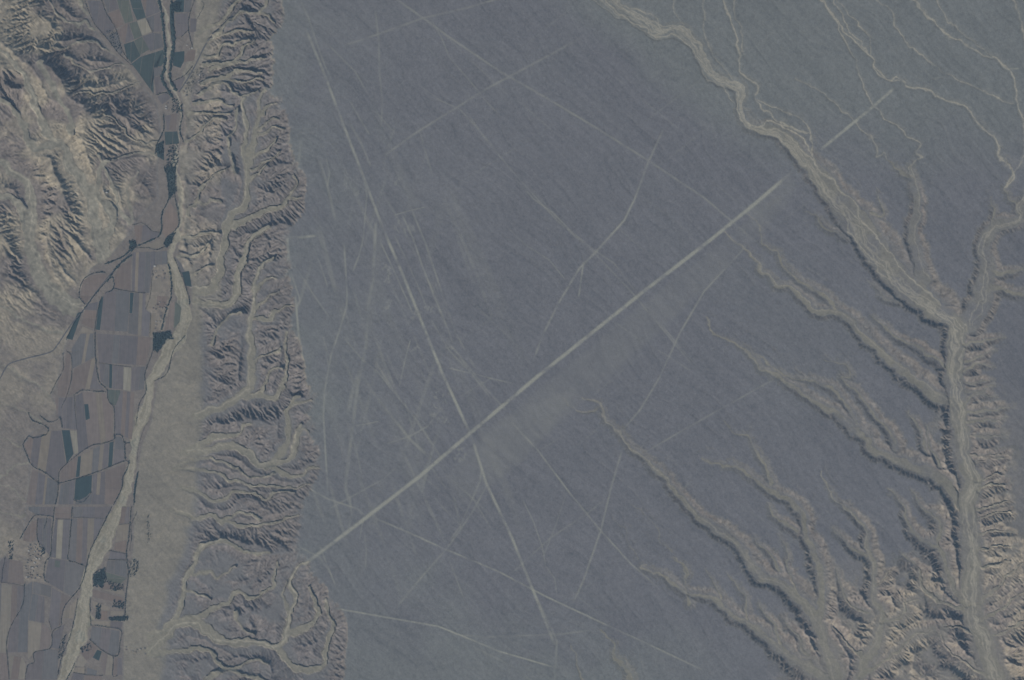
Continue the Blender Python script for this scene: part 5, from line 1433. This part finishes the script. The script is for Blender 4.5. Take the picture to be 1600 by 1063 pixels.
# ------------------------------------------------------------------ houses
def house(x, y, w, d, h, rot, roof, label, group):
    hw2_, hd = w / 2, d / 2; t = .5
    V = []; Fs = []; mats = []
    def box(x0, x1, y0, y1, z0, z1, mi):
        o0 = len(V)
        for zz in (z0, z1):
            for (a, b) in ((x0, y0), (x1, y0), (x1, y1), (x0, y1)): V.append((a, b, zz))
        for f in ((3, 2, 1, 0), (4, 5, 6, 7), (0, 1, 5, 4), (1, 2, 6, 5), (2, 3, 7, 6), (3, 0, 4, 7)):
            Fs.append(tuple(i + o0 for i in f)); mats.append(mi)
    box(-hw2_, hw2_, -hd, hd, -1.5, h, 0)
    box(-hw2_ - .3, hw2_ + .3, -hd - .3, hd + .3, h + .003, h + .35, 1)          # roof slab
    box(-hw2_ - .3, hw2_ + .3, -hd - .3, -hd + t, h + .353, h + .95, 0)          # parapets
    box(-hw2_ - .3, hw2_ + .3, hd - t, hd + .3, h + .353, h + .95, 0)
    box(hw2_ * .2, hw2_ * .7, -hd * .4, hd * .3, h + .353, h + 2.3, 1)           # stair head
    box(-.6, .6, -hd - .12, -hd + .05, .0, 2.1, 1)                               # door
    X, Y = world_xy(x, y); z = float(ground_z(x, y))
    me = bpy.data.meshes.new('house'); me.from_pydata(V, [], Fs)
    me.materials.append(M_WALL); me.materials.append(M_ROOFS[roof])
    me.polygons.foreach_set('material_index', mats); me.update()
    o = bpy.data.objects.new('house', me); COL.objects.link(o)
    o.location = (float(X), float(Y), z); o.rotation_euler = (0, 0, rot)
    tag(o, label, 'house', group)
RW = ['pale flat-roofed', 'grey flat-roofed', 'bright white-roofed', 'earth-roofed']
def cluster(poly, n, place, group, smin=8, smax=17, wts=(4, 4, 2, 3)):
    P = np.array(poly); x0, y0 = P.min(0); x1, y1 = P.max(0); put = []
    tries = 0
    while len(put) < n and tries < 4000:
        tries += 1
        x, y = random.uniform(x0, x1), random.uniform(y0, y1); c = False
        for k in range(len(P)):
            (ax_, ay_), (bx_, by_) = P[k], P[(k + 1) % len(P)]
            if (ay_ > y) != (by_ > y) and x < (bx_ - ax_) * (y - ay_) / (by_ - ay_) + ax_: c = not c
        if not c or any((x - a) ** 2 + (y - b) ** 2 < 3.4 ** 2 for a, b in put): continue
        put.append((x, y))
        r = random.choices((0, 1, 2, 3), wts)[0]; w = random.uniform(smin, smax); d = random.uniform(smin * .7, smax * .75)
        sz = 'long' if w / d > 1.7 else ('broad' if w * d > 130 else ('little' if w * d < 75 else 'boxy'))
        house(x, y, w, d, random.uniform(2.8, 5.5), random.uniform(-.2, .2), r, f'{sz} {RW[r]} house {place}', group)
cluster(D_((160,230),(255,240),(255,320),(170,330),(150,290)), 20, 'in the tight upper part of the village', 'village houses')
cluster(D_((140,330),(185,330),(180,440),(145,440)), 10, 'along the western lane of the village', 'village houses')
cluster(D_((150,410),(255,420),(255,445),(150,450)), 9, 'in the lower row of the village', 'village houses')
cluster(D_((190,330),(215,330),(215,400),(185,410)), 4, 'beside the pale village square', 'village houses', wts=(2, 1, 5, 0))
cluster(B_((930,612),(1035,615),(1040,690),(930,690)), 9, 'in the upper yard of the walled settlement', 'settlement houses')
cluster(B_((920,820),(1020,830),(1010,890),(920,890)), 9, 'in the middle yard of the walled settlement', 'settlement houses')
cluster(B_((950,905),(990,905),(975,1040),(940,1040)), 9, 'in the lower yard of the walled settlement', 'settlement houses')
cluster(E_((150,560),(290,420),(300,470),(210,600)), 12, 'scattered by the road end below the bluffs', 'houses at the valley head')
cluster(A_((1005,630),(1040,630),(1040,670),(1005,670)), 3, 'in the neck of the upper fields', 'houses at the valley head')
cluster(E_((195,270),(235,270),(235,305),(200,305)), 3, 'alone on the slope west of the road', 'houses at the valley head', wts=(1, 0, 4, 0))
cluster(D_((750,850),(900,860),(900,910),(760,900)), 8, 'at the mouth of the lower gully', 'houses by the gully mouth')
cluster(B_((630,150),(660,150),(660,185),(630,185)), 2, 'on the pale fan between the hills', 'huts on the hill fan', wts=(0, 0, 1, 0))

# ------------------------------------------------------------------ haze: the air between the ground and the camera
zb = float(VERT[:, 2].min()) - 1.0
zt_ = ZREF + CAM_H + 60.0
RX = float(ax[-1] - 800) * PX + 300; RY = float(ay[-1] - 531.5) * PX + 300
RR = max(RX, RY, 60000.0)
hv_ = [(sx * RR, sy * RR, z) for z in (zb, zt_) for (sx, sy) in ((-1, -1), (1, -1), (1, 1), (-1, 1))]
hf = [(3, 2, 1, 0), (4, 5, 6, 7), (0, 1, 5, 4), (1, 2, 6, 5), (2, 3, 7, 6), (3, 0, 4, 7)]
mh = bpy.data.materials.new('haze_air'); mh.use_nodes = True
nt = mh.node_tree; nt.nodes.remove(nt.nodes['Principled BSDF'])
pv = nt.nodes.new('ShaderNodeVolumePrincipled')
pv.inputs['Color'].default_value = HAZE_COL + (1,)
pv.inputs['Density'].default_value = HAZE_TAU / CAM_H
nt.links.new(pv.outputs['Volume'], nt.nodes['Material Output'].inputs['Volume'])
hz = mesh_obj('haze', hv_, hf, mh)
tag(hz, 'thin blue-grey haze in the air over the whole landscape', 'haze', None, 'stuff')
